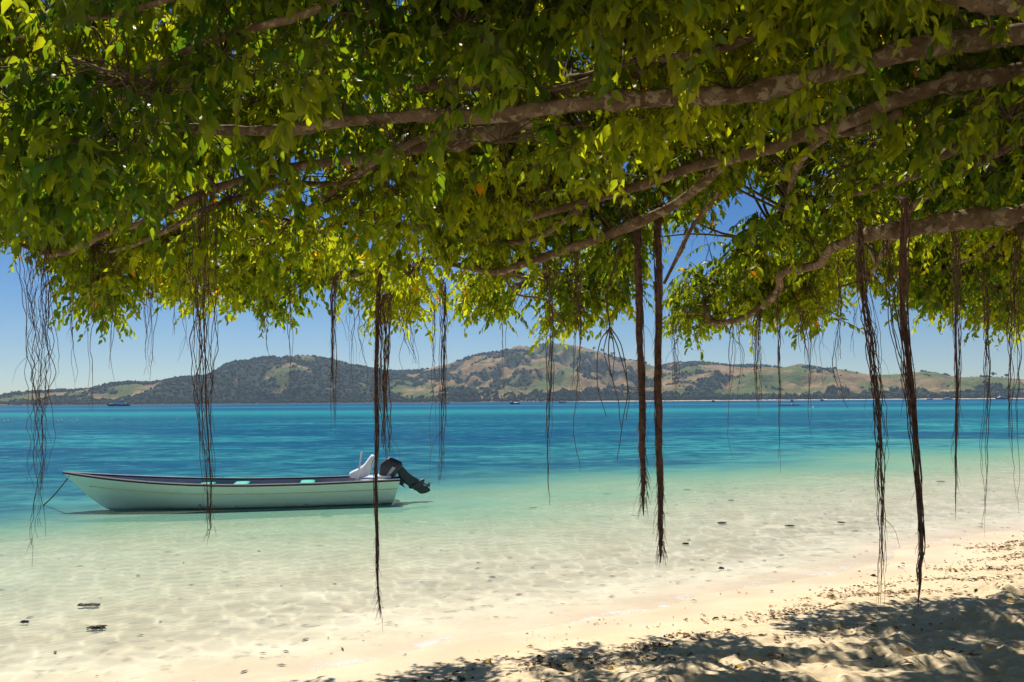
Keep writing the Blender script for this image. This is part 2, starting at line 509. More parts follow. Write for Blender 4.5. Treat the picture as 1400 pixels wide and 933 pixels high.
def hill_h(X, Y):
    px = 700 + FPX * X / Y
    z = np.full_like(X, -7.0)
    warp = (fbm(X / 260, Y / 260, 3, 101) - 0.5) * 260
    rid = ridged((X + 0.35 * Y + warp * 0.5) / 210, Y / 620, 4, 111)
    rid2 = ridged((X - 0.25 * Y + warp * 0.5) / 120, Y / 300, 3, 121)
    for i, (D, cf) in enumerate(RANGES):
        pxd = 700 + FPX * X / (Y * 0.35 + D * 0.65)
        H = np.maximum((horizon_py(pxd) - cf(pxd)), 0) * D / FPX + 2.1
        u = np.clip((D - Y) / (D - SHORE_Y), 0, 1)
        ub = np.clip((Y - D) / 500.0, 0, 1)
        base = H * np.where(Y <= D, (1 - u ** 1.25) ** 1.15, (1 - ub * ub))
        er = (rid * 0.5 + rid2 * 0.32 + ridged((X + warp * 0.3) / 62, Y / 150, 2, 125) * 0.18 - 0.64) * H * 1.55 * (4 * u * (1 - u)) ** 0.8
        er = np.minimum(er, 0.05 * H)
        z = np.maximum(z, np.where(H > 2.5, base + er * (Y <= D), -7))
    bump = (fbm(X / 28, Y / 28, 3, 131) - 0.5) * 4
    z = z + bump * sstep(6, 30, z)
    flat = 2.2 + fbm(X / 90, Y / 60, 2, 141) * 3.0
    lowland = np.where(Y > SHORE_Y, np.minimum((Y - SHORE_Y) * 0.10 - 0.6, flat), -7)
    return np.maximum(z * sstep(SHORE_Y + 10, SHORE_Y + 90, Y), lowland)


hx, hy, hq = sheet(np.arange(-2600, 2600, 6.0), np.concatenate([np.arange(1884, 2500, 6.0), np.arange(2500, 3390, 12.0)]))
hz = hill_h(hx, hy)


def forest_mask(X, Y, Z):
    px = 700 + FPX * X / Y
    n = fbm(X / 110, Y / 150, 4, 151)
    n2 = fbm(X / 34, Y / 40, 3, 161)
    bias = np.interp(px, [-600, 0, 60, 230, 330, 500, 560, 640, 760, 840, 900, 1000, 1400, 2200], [0.1, 0.06, 0.10, 0.13, 0.24, 0.20, 0.03, 0.07, 0.04, -0.01, -0.03, -0.07, -0.12, -0.05])
    bias = bias + np.where((Y > 2800) & (px > 880), 0.25, 0)
    gully = 0.62 - ridged((X + 0.35 * Y) / 210, Y / 620, 4, 111)
    return sstep(0.50, 0.58, n * 0.62 + n2 * 0.38 + bias + gully * 0.25)


fm = forest_mask(hx, hy, hz)
hill_me = mesh_np("hills", np.stack([hx, hy, hz], 1), hq, attrs={"forest": fm})
m, nt, bs, out = mat_new("hillside")
N = NT(nt)
pos = N.n("NewGeometry").outputs['Position']
sx = N.n("SeparateXYZ", Vector=pos)
fo = N.n("Attribute", _attribute_name="forest").outputs['Fac']
h1 = N.noise(pos, 0.006, 5, 0.6); h2 = N.noise(pos, 0.02, 5, 0.6); h3 = N.noise(pos, 0.11, 4, 0.6)
tan = N.mix(N.mapr(h2.outputs[0], 0.35, 0.65), (0.21, 0.14, 0.065), (0.32, 0.22, 0.105))
gr = N.mix(N.mapr(h3.outputs[0], 0.35, 0.65), (0.07, 0.11, 0.026), (0.135, 0.17, 0.04))
c = N.mix(N.mapr(h1.outputs[0], 0.48, 0.60), tan, gr)
c = N.mix(N.mapr(h2.outputs[0], 0.60, 0.68), c, (0.37, 0.27, 0.16))
c = N.mix(N.mapr(h3.outputs[0], 0.56, 0.66, 0, 0.6), c, (0.06, 0.075, 0.025))
c = N.mix(fo, c, (0.022, 0.040, 0.016))
beach = N.math('MULTIPLY', N.mapr(sx.outputs[2], 1.5, 1.0), N.mapr(sx.outputs[0], 60, 200))
c = N.mix(beach, c, (0.72, 0.63, 0.48))
c = N.mix(N.math('MULTIPLY', N.mapr(sx.outputs[2], 1.5, 1.0), N.mapr(sx.outputs[0], 200, 60)), c, (0.05, 0.06, 0.03))
N.put(bs.inputs['Base Color'], c)
bs.inputs['Roughness'].default_value = 0.95
bs.inputs['Specular IOR Level'].default_value = 0.1
N.put(bs.inputs['Normal'], N.n("Bump", Strength=0.8, Distance=6.0, Height=h3.outputs[0]).outputs[0])
tag(link("hills", hill_me, m), kind="structure")

# forest on the hills and the belt of trees along the far shore
bm = bmesh.new(); bmesh.ops.create_icosphere(bm, subdivisions=1, radius=1.0)
ICO_V = np.array([v.co[:] for v in bm.verts]); ICO_T = np.array([[v.index for v in f.verts] for f in bm.faces]); bm.free()


def blobs(name, P, rad, mat, squash=0.9, tint=None):
    n = len(P)
    k = len(ICO_V)
    jit = 1 + (RNG.random((n, k, 1)) - 0.5) * 0.7
    sc = np.stack([rad, rad, rad * squash], 1)
    v = P[:, None, :] + ICO_V[None] * jit * sc[:, None, :]
    t = ICO_T[None] + (np.arange(n) * k)[:, None, None]
    a = np.repeat(tint, k, axis=0)
    return mesh_np(name, v.reshape(-1, 3), tris=t.reshape(-1, 3), smooth=False, attrs={"tint": a})


def foliage_far(name):
    m, nt, bs, out = mat_new(name)
    N = NT(nt)
    N.put(bs.inputs['Base Color'], N.n("Attribute", _attribute_name="tint").outputs['Color'])
    bs.inputs['Roughness'].default_value = 0.9
    bs.inputs['Specular IOR Level'].default_value = 0.1
    return m


MFAR = foliage_far("far_foliage")
n = 90000
Yc = RNG.uniform(1935, 3150, n); Xc = (RNG.uniform(-120, 1520, n) - 700) / FPX * Yc
Zc = hill_h(Xc, Yc); fmv = forest_mask(Xc, Yc, Zc)
ok = (RNG.random(n) < fmv * 0.9 + 0.016) & (Zc > 4)
P = np.stack([Xc, Yc, Zc], 1)[ok][:17000]
rad = RNG.uniform(2.2, 4.8, len(P)) * np.where(fmv[ok][:17000] < 0.3, 0.7, 1.0); P[:, 2] += rad * 0.35
tint = np.array((0.020, 0.045, 0.022)) * RNG.uniform(0.5, 1.9, (len(P), 1)) * RNG.uniform(0.85, 1.15, (len(P), 3))
tag(link("hill_forest", blobs("hill_forest", P, rad, MFAR, 0.9, tint), MFAR), "dark green forest patches covering the far hillsides", "forest", kind="stuff")
n = 5200
Xs = RNG.uniform(-1250, 1350, n); Ys = 1922 + RNG.random(n) ** 1.4 * 75
hh_ = np.interp(Xs, [-1300, -300, 200, 400, 1400], [0.75, 0.7, 0.85, 1.25, 1.15])
rad = RNG.uniform(2.0, 4.6, n) * hh_
Zs = hill_h(Xs, Ys) + RNG.random(n) * 5.0 * hh_
tint = np.array((0.032, 0.050, 0.018)) * RNG.uniform(0.7, 1.9, (n, 1)) * RNG.uniform(0.85, 1.15, (n, 3))
tag(link("shore_trees", blobs("shore_trees", np.stack([Xs, Ys, Zs], 1), rad, MFAR, 1.25, tint), MFAR), "low belt of dark trees along the far shore", "trees", kind="stuff")

# lone trees on the far ridge lines
MTR = simple_mat("far_trunk", (0.08, 0.06, 0.045), 0.9)
RT = [(812, 484, "lone dark tree at the crest east of the tallest hill"), (823, 486, "small dark tree below the crest of the tallest hill"), (838, 488, "round tree on the slope falling from the tallest hill"),
      (1238, 511, None), (1357, 514, "large dark tree at the far end of the tan hills"), (1375, 515, "broad low tree next to the large ridge tree")]
for px, py, lab in RT:
    if lab is None: continue
    ys = np.linspace(1990, 3100, 400); xs = (px - 700) / FPX * ys; zs = hill_h(xs, ys)
    el = (zs - EYE) / ys; i = int(np.argmax(el))
    t = empty("ridge_tree", (xs[i], ys[i], zs[i]))
    tag(t, lab, "tree", "lone trees on the far ridge")
    b = MB(); b.tube([(0, 0, -1), (0.2, 0, 3), (0.1, 0, 7)], [0.5, 0.4, 0.2], 6); b.build("trunk", MTR, t)
    npc = 14
    Pq = RNG.normal(0, 1, (npc, 3)) * (2.6, 2.6, 1.7) + (0, 0, 8.0)
    tt = np.array((0.028, 0.045, 0.02)) * RNG.uniform(0.7, 1.5, (npc, 1)) * np.ones((1, 3))
    link("crown", blobs("crown", Pq, RNG.uniform(1.5, 2.6, npc), MFAR, 0.9, tt), MFAR, t)

# ================================================================== HAZE
hb = MB(); hb.box((0, 1620, 92), (7900, 3640, 198))
m, nt, bs, out = mat_new("haze_air")
nt.nodes.remove(bs)
pv = nt.nodes.new("ShaderNodeVolumePrincipled")
pv.inputs['Color'].default_value = (0.55, 0.74, 1.0, 1)
pv.inputs['Density'].default_value = 0.00010
pv.inputs['Anisotropy'].default_value = 0.2
nt.links.new(pv.outputs[0], out.inputs['Volume'])
tag(hb.build("haze", m, smooth=False), "thin blue haze over the bay and the far hills", "haze", kind="stuff")

# ================================================================== BOAT
def hull_paint():
    m, nt, bs, out = mat_new("boat_paint")
    N = NT(nt)
    pos = N.n("TexCoord").outputs['Object']
    n1 = N.noise(N.n("Mapping", Vector=pos, Scale=(1.2, 1, 5)), 2.0, 6, 0.65); n2 = N.noise(pos, 18, 6, 0.7)
    c = N.mix(N.mapr(n1.outputs[0], 0.35, 0.7), (0.80, 0.95, 0.78), (0.74, 0.89, 0.71))
    c = N.mix(N.mapr(n2.outputs[0], 0.60, 0.74, 0, 0.5), c, (0.50, 0.52, 0.38))          # scuffs
    z = N.math('ADD', N.n("SeparateXYZ", Vector=pos).outputs[2], N.math('MULTIPLY', n2.outputs[0], 0.05))
    c = N.mix(N.mapr(z, 0.075, 0.03, 0, 0.7), c, (0.20, 0.25, 0.10))                     # algae at the waterline
    N.put(bs.inputs['Base Color'], c)
    bs.inputs['Roughness'].default_value = 0.34
    return m


W_PAINT = hull_paint()
_unused = simple_mat("boat_paint", (0.80, 0.89, 0.68), 0.32, var=0.06, scale=3, coat=0.15)
m_grey = simple_mat("deck_grey", (0.30, 0.31, 0.36), 0.6, var=0.12, scale=5)
m_black = simple_mat("rubber_black", (0.012, 0.011, 0.012), 0.5)
m_teal = simple_mat("teal_paint", (0.0, 0.50, 0.36), 0.45, var=0.08)
m_white = simple_mat("white_plastic", (0.80, 0.79, 0.80), 0.35, var=0.05)
m_motor = simple_mat("motor_charcoal", (0.028, 0.030, 0.040), 0.38, var=0.2, scale=14, coat=0.2)
m_motor2 = simple_mat("motor_top_black", (0.020, 0.018, 0.022), 0.3, var=0.3, scale=20, coat=0.3)
m_leg = simple_mat("motor_leg_grey", (0.035, 0.05, 0.055), 0.45, var=0.2, scale=20)
m_decal = simple_mat("decal_silver", (0.55, 0.54, 0.50), 0.4, var=0.05)
m_alu = simple_mat("aluminium", (0.42, 0.46, 0.42), 0.4, metal=0.6, var=0.2, scale=30)
m_bronze = simple_mat("prop_bronze", (0.16, 0.08, 0.055), 0.4, metal=0.4, var=0.2, scale=30)
m_rope = simple_mat("rope_fibre", (0.10, 0.09, 0.075), 0.9, var=0.25, scale=60, bump=0.5)

bowW = on_z(147, 697); sternN = on_z(535, 690.5)
BYAW = R(11.0)
BS = 1.022
bdir = Vector((math.cos(BYAW), math.sin(BYAW), 0))
boat = empty("fishing_boat", tuple(bowW - bdir * 0.82 * BS), BYAW)
tag(boat, "long open white boat with black rail and tilted outboard motor floating in the shallows", "boat")
L = 6.45
nT, VV = 44, np.array([0, 0.10, 0.22, 0.36, 0.50, 0.64, 0.70, 0.715, 0.86, 1.0])


def boat_half(t):
    return 0.80 * np.where(t < 0.5, 1 - (1 - t / 0.5) ** 2.1, 1 - 0.16 * ((t - 0.5) / 0.5) ** 1.6)


def boat_sheer(t):
    return 0.455 + 0.27 * np.clip(1 - t / 0.62, 0, 1) ** 2.0 + 0.03 * np.clip((t - 0.75) / 0.25, 0, 1)


def boat_shape(v, t):
    full = np.interp(v, [0, .10, .22, .36, .50, .64, .70, .715, .86, 1], [0, .52, .76, .83, .87, .905, .92, .945, .975, 1.0])
    vee = np.interp(v, [0, .3, 1], [0, .36, 1.0])
    w = np.clip(t / 0.35, 0, 1) ** 0.8
    return full * w + vee * (1 - w)


def hull_point(t, v, inset=0.0, zmin=None):
    """t 0 bow..1 stern, v 0 keel..1 gunwale -> x, half breadth, z"""
    x_top = L * t
    x_keel = 0.98 + (L - 0.18 - 0.98) * t
    w = v ** (0.75 - 0.0 * t)
    x = x_keel * (1 - w) + x_top * w
    k = -0.075 + 0.02 * np.clip(1 - t / 0.3, 0, 1)
    z = k + (boat_sheer(t) - k) * v
    y = np.maximum(boat_half(t) * boat_shape(v, t) - inset, 0.004)
    if zmin is not None: z = np.maximum(z, zmin)
    return x * BS, y * BS, z * BS


T = np.linspace(0, 1, nT)
TT, Vv = np.meshgrid(T, VV, indexing='ij')


def shell(inset=0.0, zmin=None, flip=False):
    x, y, zz = hull_point(TT, Vv, inset, zmin)
    nv = len(VV)
    left = np.stack([x, y, zz], -1); right = np.stack([x, -y, zz], -1)
    ring = np.concatenate([left[:, ::-1], right], 1)               # gunwale -> keel -> gunwale
    k = 2 * nv
    i = np.arange(nT - 1)[:, None] * k + np.arange(k - 1)[None, :]
    q = np.stack([i, i + 1, i + k + 1, i + k], -1).reshape(-1, 4)
    return ring.reshape(-1, 3), q[:, ::-1] if flip else q, k


b = MB()
v, q, k = shell()
# transom closes the stern, quads across the two sides
base = (nT - 1) * k
tq = [(base + j, base + j + 1, base + k - 2 - j, base + k - 1 - j) for j in range(len(VV) - 1)]
b.add(v, np.concatenate([q, np.array(tq)]))
hull = b.build("hull", W_PAINT, boat)
es = hull.modifiers.new("edge", 'EDGE_SPLIT'); es.split_angle = R(38)
b = MB()
v, q, k = shell(0.045, 0.02, True)
v = v.copy(); v[:, 2] -= 0.004
base = (nT - 1) * k
v[base:base + k, 0] -= 0.05
tq = [(base + k - 1 - j, base + k - 2 - j, base + j + 1, base + j) for j in range(len(VV) - 1)]
b.add(v, np.concatenate([q, np.array(tq)]))
inner = b.build("interior", m_grey, boat)
es = inner.modifiers.new("edge", 'EDGE_SPLIT'); es.split_angle = R(38)
# black rubber rail round the gunwale
b = MB()
gxp, gyp, gzp = hull_point(T, np.ones(nT))
railp = np.concatenate([np.stack([gxp, gyp, gzp + 0.006], 1)[::-1], np.stack([gxp, -gyp, gzp + 0.006], 1)[1:]])
b.tube(railp, 0.019, 8)
b.build("rub_rail", m_black, boat)
# pale capping on top of the gunwale
m_cap = simple_mat("gunwale_grey", (0.42, 0.42, 0.46), 0.5)
for sgn in (1, -1):
    b = MB()
    p0 = np.stack([gxp, sgn * gyp, gzp + 0.020], 1); p1 = np.stack([gxp, sgn * np.maximum(gyp - 0.07, 0.002), gzp + 0.022], 1)
    i = np.arange(nT - 1)
    b.add(np.concatenate([p0, p1, p0 + (0, 0, .014), p1 + (0, 0, .014)]), np.concatenate([np.stack([i, i + 1, nT + i + 1, nT + i], -1), np.stack([2 * nT + i, 2 * nT + i + 1, 3 * nT + i + 1, 3 * nT + i], -1),
          np.stack([nT + i, nT + i + 1, 3 * nT + i + 1, 3 * nT + i], -1), np.stack([i, i + 1, 2 * nT + i + 1, 2 * nT + i], -1)]))
    b.build("gunwale_cap", m_cap, boat)
# strake line along the near and far side
m_strake = simple_mat("strake_paint", (0.62, 0.66, 0.36), 0.4)
for sgn in (1, -1):
    b = MB()
    sx_, sy_, sz_ = hull_point(T[2:], np.full(nT - 2, 0.708))
    b.tube(np.stack([sx_, sgn * (sy_ + 0.004), sz_], 1), 0.012, 6)
    b.build("strake", m_strake, boat)


def rounded_prism(poly, ys, scs, close=True):
    """closed loop poly (n,2: x,z) lofted over y with scale about its centre; returns verts, quads, tris"""
    poly = np.asarray(poly, float); n = len(poly); c = poly.mean(0)
    v = np.concatenate([np.concatenate([(c + (poly - c) * s)[:, :1], np.full((n, 1), y), (c + (poly - c) * s)[:, 1:]], 1) for y, s in zip(ys, scs)])
    m_ = len(ys)
    i = np.arange(m_ - 1)[:, None] * n; j = np.arange(n)[None, :]; j2 = (j + 1) % n
    q = np.stack([i + j, i + j2, i + n + j2, i + n + j], -1).reshape(-1, 4)
    v = np.concatenate([v, [(c[0], ys[0], c[1])], [(c[0], ys[-1], c[1])]])
    jj = np.arange(n)
    t = np.concatenate([np.stack([np.full(n, m_ * n), (jj + 1) % n, jj], -1), np.stack([np.full(n, m_ * n + 1), (m_ - 1) * n + jj, (m_ - 1) * n + (jj + 1) % n], -1)])
    return v, q, t


def rounded_loop(poly, per=3, cr=0.28):
    """rounds the corners of a closed polygon"""
    p = np.asarray(poly, float); n = len(p); outp = []
    for i in range(n):
        a, b_, c_ = p[i - 1], p[i], p[(i + 1) % n]
        d1, d2 = b_ + (a - b_) * cr, b_ + (c_ - b_) * cr
        for t_ in np.linspace(0, 1, per):
            outp.append((1 - t_) ** 2 * d1 + 2 * t_ * (1 - t_) * b_ + t_ ** 2 * d2)
    return np.array(outp)


YS = np.array([-1, -0.96, -0.86, -0.6, 0.6, 0.86, 0.96, 1]); SC = np.array([0.78, 0.88, 0.95, 1, 1, 0.95, 0.88, 0.78])
# benches across the boat
for xb in (2.62, 3.30, 4.62):
    t_ = xb / L
    hw = float(boat_half(np.array(t_))) * BS * 0.93
    prof = rounded_loop([(-0.15, -0.02), (0.15, -0.02), (0.15, 0.03), (-0.15, 0.03)])
    vv, qq, tt = rounded_prism(prof + (xb * BS, 0.405 * BS), YS * hw, np.ones(8))
    b = MB(); b.add(vv, qq, tt); o = b.build("bench", m_teal, boat)
    b = MB(); b.box((xb * BS, 0, 0.20 * BS), (0.04, hw * 1.7, 0.34)); b.build("bench_support", m_grey, o, False)
# stern platform
b = MB()
vv, qq, tt = rounded_prism(rounded_loop([(5.62, 0.40), (6.34, 0.40), (6.34, 0.50), (5.62, 0.50)]) * BS, YS * 0.60, np.ones(8)); b.add(vv, qq, tt)
o = b.build("stern_deck", m_white, boat)
b = MB()
vv, qq, tt = rounded_prism(rounded_loop([(6.02, 0.51), (6.30, 0.51), (6.30, 0.555), (6.02, 0.555)]) * BS, YS * 0.30, np.ones(8)); b.add(vv, qq, tt)
b.build("deck_box", m_white, o)


def zl(zx, zy):
    """stern close-up of the photograph -> boat x, z"""
    return (L * BS + (zx - 777) * 0.00229, 0.50 + (388 - zy) * 0.002246)


# bucket seat on a post
prof = rounded_loop([zl(*p) for p in [(333, 335), (338, 376), (440, 378), (510, 362), (548, 270), (568, 190), (558, 170), (538, 168), (520, 192), (470, 262), (418, 298)]], 3)
b = MB(); vv, qq, tt = rounded_prism(prof, YS * 0.22, SC ** 0.6); b.add(vv, qq, tt)
seat = b.build("helm_seat", m_white, boat)
b = MB(); x0, z0 = zl(405, 372); x1, z1 = zl(392, 432); b.tube([(x1, 0, z1 - 0.30), (x1, 0, z1), (x0, 0, z0)], 0.03, 10)
b.build("seat_post", m_white, seat)
b = MB(); x0, z0 = zl(446, 134); x1, z1 = zl(420, 300); b.tube([(x1 - 0.05, -0.30, z1 - 0.5), (x1, -0.30, z1), (x0, -0.30, z0)], 0.019, 10)
b.build("steering_pole", m_white, boat)

# outboard motor, tilted up
prof = rounded_loop([zl(*p) for p in [(600, 404), (616, 250), (686, 194), (806, 242), (816, 286), (708, 408)]], 3, 0.12)
b = MB(); vv, qq, tt = rounded_prism(prof, YS * 0.19, SC); b.add(vv, qq, tt)
motor = b.build("outboard_motor", m_motor, boat)
prof = rounded_loop([zl(*p) for p in [(672, 206), (688, 188), (730, 196), (752, 208), (812, 236), (822, 284), (800, 296), (752, 262), (694, 236)]], 3, 0.2)
b = MB(); vv, qq, tt = rounded_prism(prof, YS * 0.165, SC); b.add(vv, qq, tt); b.build("cowling_lid", m_motor2, motor)
pr = np.array([zl(*p) for p in [(636, 400), (664, 402), (752, 290), (724, 278)]])
for yy in (-0.1915, 0.1915):
    b = MB()
    q3 = np.insert(pr, 1, yy, axis=1); b.add(np.concatenate([q3, q3 + (0, -0.002 if yy > 0 else 0.002, 0)]), [(0, 1, 2, 3), (7, 6, 5, 4), (0, 4, 5, 1), (2, 6, 7, 3), (1, 5, 6, 2), (3, 7, 4, 0)])
    b.build("side_stripe", m_decal, motor, False)
prof = rounded_loop([zl(*p) for p in [(760, 300), (812, 268), (880, 350), (980, 412), (1010, 460), (950, 520), (890, 478), (800, 410)]], 3)
b = MB(); vv, qq, tt = rounded_prism(prof, YS * 0.075, SC); b.add(vv, qq, tt); b.build("motor_leg", m_leg, motor)
prof = rounded_loop([zl(*p) for p in [(700, 395), (790, 372), (850, 430), (820, 448), (852, 488), (800, 455), (760, 430)]], 3)
b = MB(); vv, qq, tt = rounded_prism(prof, YS * 0.12, SC); b.add(vv, qq, tt); b.build("clamp_bracket", m_black, motor)
prof = rounded_loop([zl(*p) for p in [(872, 480), (892, 466), (1010, 396), (1026, 410), (1015, 436), (905, 500)]], 3)
b = MB(); vv, qq, tt = rounded_prism(prof, YS * 0.11, SC); b.add(vv, qq, tt); b.build("cavitation_plate", m_leg, motor)
prof = rounded_loop([zl(*p) for p in [(925, 495), (1000, 440), (1050, 470), (1085, 515), (1040, 538), (985, 546)]], 3)
b = MB(); vv, qq, tt = rounded_prism(prof, YS * 0.045, SC); b.add(vv, qq, tt); b.build("gear_case", m_leg, motor)
x0, z0 = zl(1000, 452); x1, z1 = zl(1058, 474)
b = MB(); b.tube([(x0, 0, z0), ((x0 + x1) / 2, 0, (z0 + z1) / 2), (x1, 0, z1)], [0.05, 0.05, 0.03], 10)
hub = b.build("propeller", m_alu, motor)
ax = Vector((x1 - x0, 0, z1 - z0)).normalized(); e1 = Vector((0, 1, 0)); e2 = ax.cross(e1)
cc = Vector((x1, 0, z1))
for kbl in range(3):
    a_ = kbl * 2.094 + 0.5
    b = MB()
    dr = e1 * math.cos(a_) + e2 * math.sin(a_); sd = ax.cross(dr)
    pts = [cc + dr * 0.02 - sd * 0.02 - ax * 0.02, cc + dr * 0.02 + sd * 0.02 + ax * 0.02, cc + dr * 0.09 + sd * 0.055 + ax * 0.03, cc + dr * 0.125 + sd * 0.01, cc + dr * 0.09 - sd * 0.05 - ax * 0.03]
    top = [p + ax * 0.006 for p in pts]
    vs_ = [p[:] for p in pts + top]
    b.add(vs_, [(i, (i + 1) % 5, 5 + (i + 1) % 5, 5 + i) for i in range(5)], [(0, 2, 1), (0, 3, 2), (0, 4, 3), (5, 6, 7), (5, 7, 8), (5, 8, 9)])
    b.build("blade", m_bronze, hub, False)

# bow rope running down to the water
tip = boat.matrix_basis @ Vector((0.06 * BS, -0.02, 0.66 * BS)) if False else Vector(boat.location) + bdir * 0.10 + Vector((0, 0, 0.66))
end = on_z(40, 703, -0.25)
end = tip + (end - tip)
b = MB()
pp = [tip.lerp(end, t_) - Vector((0, 0, 0.10 * math.sin(math.pi * t_))) for t_ in np.linspace(0, 1, 14)]
b.tube(pp, 0.013, 6)
ring = [tip + Vector((0.03 * math.cos(a_) + 0.03, 0.03 * math.sin(a_), 0.02)) for a_ in np.linspace(0, 6.28, 12)]
b.tube(ring, 0.011, 5)
tag(b.build("mooring_rope", m_rope), "dark rope from the bow of the white boat into the water", "rope")

# ================================================================== FAR BOATS, BUOYS
m_navy = simple_mat("navy_hull", (0.012, 0.035, 0.10), 0.35, var=0.1, scale=0.5)
m_fwhite = simple_mat("yacht_white", (0.80, 0.80, 0.80), 0.35, var=0.04, scale=0.5)
m_glass = simple_mat("dark_glass", (0.02, 0.03, 0.05), 0.1, var=0.1, scale=0.5)
m_redb = simple_mat("red_trim", (0.25, 0.08, 0.06), 0.5, scale=0.5)
m_yel = simple_mat("yellow_paint", (0.45, 0.36, 0.10), 0.5, scale=0.5)
m_brown = simple_mat("brown_wood", (0.14, 0.09, 0.05), 0.8, scale=0.5)
m_blue = simple_mat("blue_canvas", (0.015, 0.05, 0.20), 0.7, scale=0.5)


def hull_mesh(b, Ln, Bm, fb, bowrise=0.4, x0=0.0):
    st = np.linspace(0, 1, 14)
    hb_ = Bm / 2 * np.where(st < 0.45, 1 - (1 - st / 0.45) ** 2, 1 - 0.1 * (st - 0.45))
    sh = fb * (1 + bowrise * (1 - st) ** 2)
    rows = []
    for (w, zf, rk) in ((0.0, None, 0.12), (0.8, 0.0, 0.10), (1.0, 1.0, 0.0)):
        xx = x0 + Ln * (rk * (1 - st) + st)
        zz = np.full(14, -0.35) if zf is None else sh * zf
        rows.append(np.stack([xx, hb_ * w, zz], 1))
    ring = np.stack([rows[2], rows[1], rows[0], rows[1] * (1, -1, 1), rows[2] * (1, -1, 1)], 1)
    v = ring.reshape(-1, 3)
    i = (np.arange(13)[:, None] * 5 + np.arange(4)[None]).ravel()
    q = np.stack([i, i + 1, i + 6, i + 5], -1)
    j = np.arange(13) * 5
    deck = np.stack([j, j + 5, j + 9, j + 4], -1)
    tr = [(65, 66, 68, 69)]
    b.add(v, np.concatenate([q, deck, tr]), [(66, 67, 68)])


def wedge(b, x0, x1, z0, z1, w, rake=0.5, back=0.1):
    h = z1 - z0
    p = np.array([(x0, z0), (x1, z0), (x1 - back * h, z1), (x0 + rake * h, z1)])
    v, q, t = rounded_prism(p, np.array([-w / 2, w / 2]), np.ones(2))
    v[:, 1] *= 1 - 0.42 * np.clip((v[:, 2] - z0) / h, 0, 1)
    b.add(v, q, t)


def sea_spot(px, Y):
    return (at(px, 500, Y).x, Y, 0.0)


# motor yacht on the far left, bow towards the left
t = empty("motor_yacht", sea_spot(146, 860), 0)
tag(t, "blue hulled motor yacht with white decks below the dark wooded hill", "yacht")
b = MB(); hull_mesh(b, 22, 5, 1.7, 0.6); b.build("hull", m_navy, t, False)
b = MB(); wedge(b, 3.0, 10, 2.0, 3.2, 4.2, 1.6); b.build("foredeck", m_fwhite, t, False)
b = MB(); wedge(b, 7.2, 19, 2.4, 4.0, 4.4, 1.6, 0.3); b.build("cabin", m_fwhite, t, False)
b = MB(); wedge(b, 10.6, 17.2, 2.9, 3.3, 3.9, 1.6, 0.3); b.build("windows", m_glass, t, False)
b = MB(); wedge(b, 11, 18, 4.0, 4.7, 3.2, 1.4, -0.4); b.build("flybridge", m_navy, t, False)
b = MB(); b.tube([(12.5, 0, 4.6), (15.5, 0, 6.6), (16.4, 0, 7.0)], [0.7, 0.6, 0.25], 6); b.build("radar_arch", m_fwhite, t)
b = MB(); b.tube([(14.2, 0, 5.0), (14.2, 0, 7.2)], 0.06, 5); b.build("mast", m_fwhite, t)

# three small dark boats off the wooded middle shore
for px, Y, ln, lab, topm in [(696, 620, 7.2, "dark open boat with a white rail below the tallest hill", m_fwhite), (763, 900, 7.5, "small dark cabin boat with a white roof below the tallest hill", m_fwhite), (606, 950, 7.0, "small brown boat by the far shore between the two main hills", m_redb)]:
    t = empty("small_boat", sea_spot(px, Y), 0)
    tag(t, lab, "boat", "small boats moored off the far shore")
    b = MB(); hull_mesh(b, ln, 2.4, 0.8, 0.7); b.build("hull", m_navy if topm is m_fwhite else m_brown, t, False)
    b = MB(); wedge(b, 2.0, 5.4, 1.0 if px == 696 else 1.5, 1.25 if px == 696 else 2.1, 1.9, 0.3)
    b.build("roof" if px != 696 else "rail", topm, t, False)
    for xx in (2.3, 5.0):
        for yy in (-0.8, 0.8):
            b = MB(); b.tube([(xx, yy, 0.7), (xx, yy, 1.3)], 0.05, 5); b.build("post", m_brown, t)
    if px == 696:
        b = MB(); wedge(b, 1.9, 3.0, 1.2, 2.0, 1.4, 0.2); b.build("console", simple_mat("pink_console", (0.6, 0.42, 0.38), 0.5), t, False)
# blue boats and raft off the white beach
for px, Y, ln, rz, lab, cn, hm in [(1081, 700, 6.2, 1.2, "blue boat with a blue canopy beyond the yellow raft", m_blue, m_navy), (1120, 900, 6.5, 0.7, "small blue boat with a white cabin off the white beach", m_fwhite, m_navy), (972, 850, 5.5, 0.9, "tiny dark boat moored at the start of the white beach", m_navy, m_navy)]:
    t = empty("moored_boat", sea_spot(px, Y), rz)
    tag(t, lab, "boat", "small boats moored off the far shore")
    b = MB(); hull_mesh(b, ln, 2.3, 0.9, 0.6); b.build("hull", hm, t, False)
    b = MB(); wedge(b, 1.8, 4.6, 0.9, 1.6, 1.7, 0.4); b.build("cabin", m_fwhite, t, False)
    b = MB(); wedge(b, 1.6, 5.2, 2.0, 2.2, 2.0, 0.2); b.build("canopy", cn, t, False)
    for xx in (2.0, 4.9):
        for yy in (-0.85, 0.85):
            b = MB(); b.tube([(xx, yy, 0.8), (xx, yy, 2.05)], 0.05, 5); b.build("post", m_fwhite, t)
t = empty("wooden_raft", sea_spot(1062, 300), 0)
tag(t, "long low yellow and brown raft lying on the pale water line", "raft")
for kk in range(3):
    b = MB(); b.tube([(0, kk * 0.5, 0.08), (3.5, kk * 0.5, 0.14), (7.6, kk * 0.5, 0.08)], [0.08, 0.16, 0.07], 8); b.build("float", m_brown, t)
b = MB(); b.box((3.6, 0.5, 0.27), (6.2, 1.2, 0.08)); b.build("deck", m_yel, t, False)
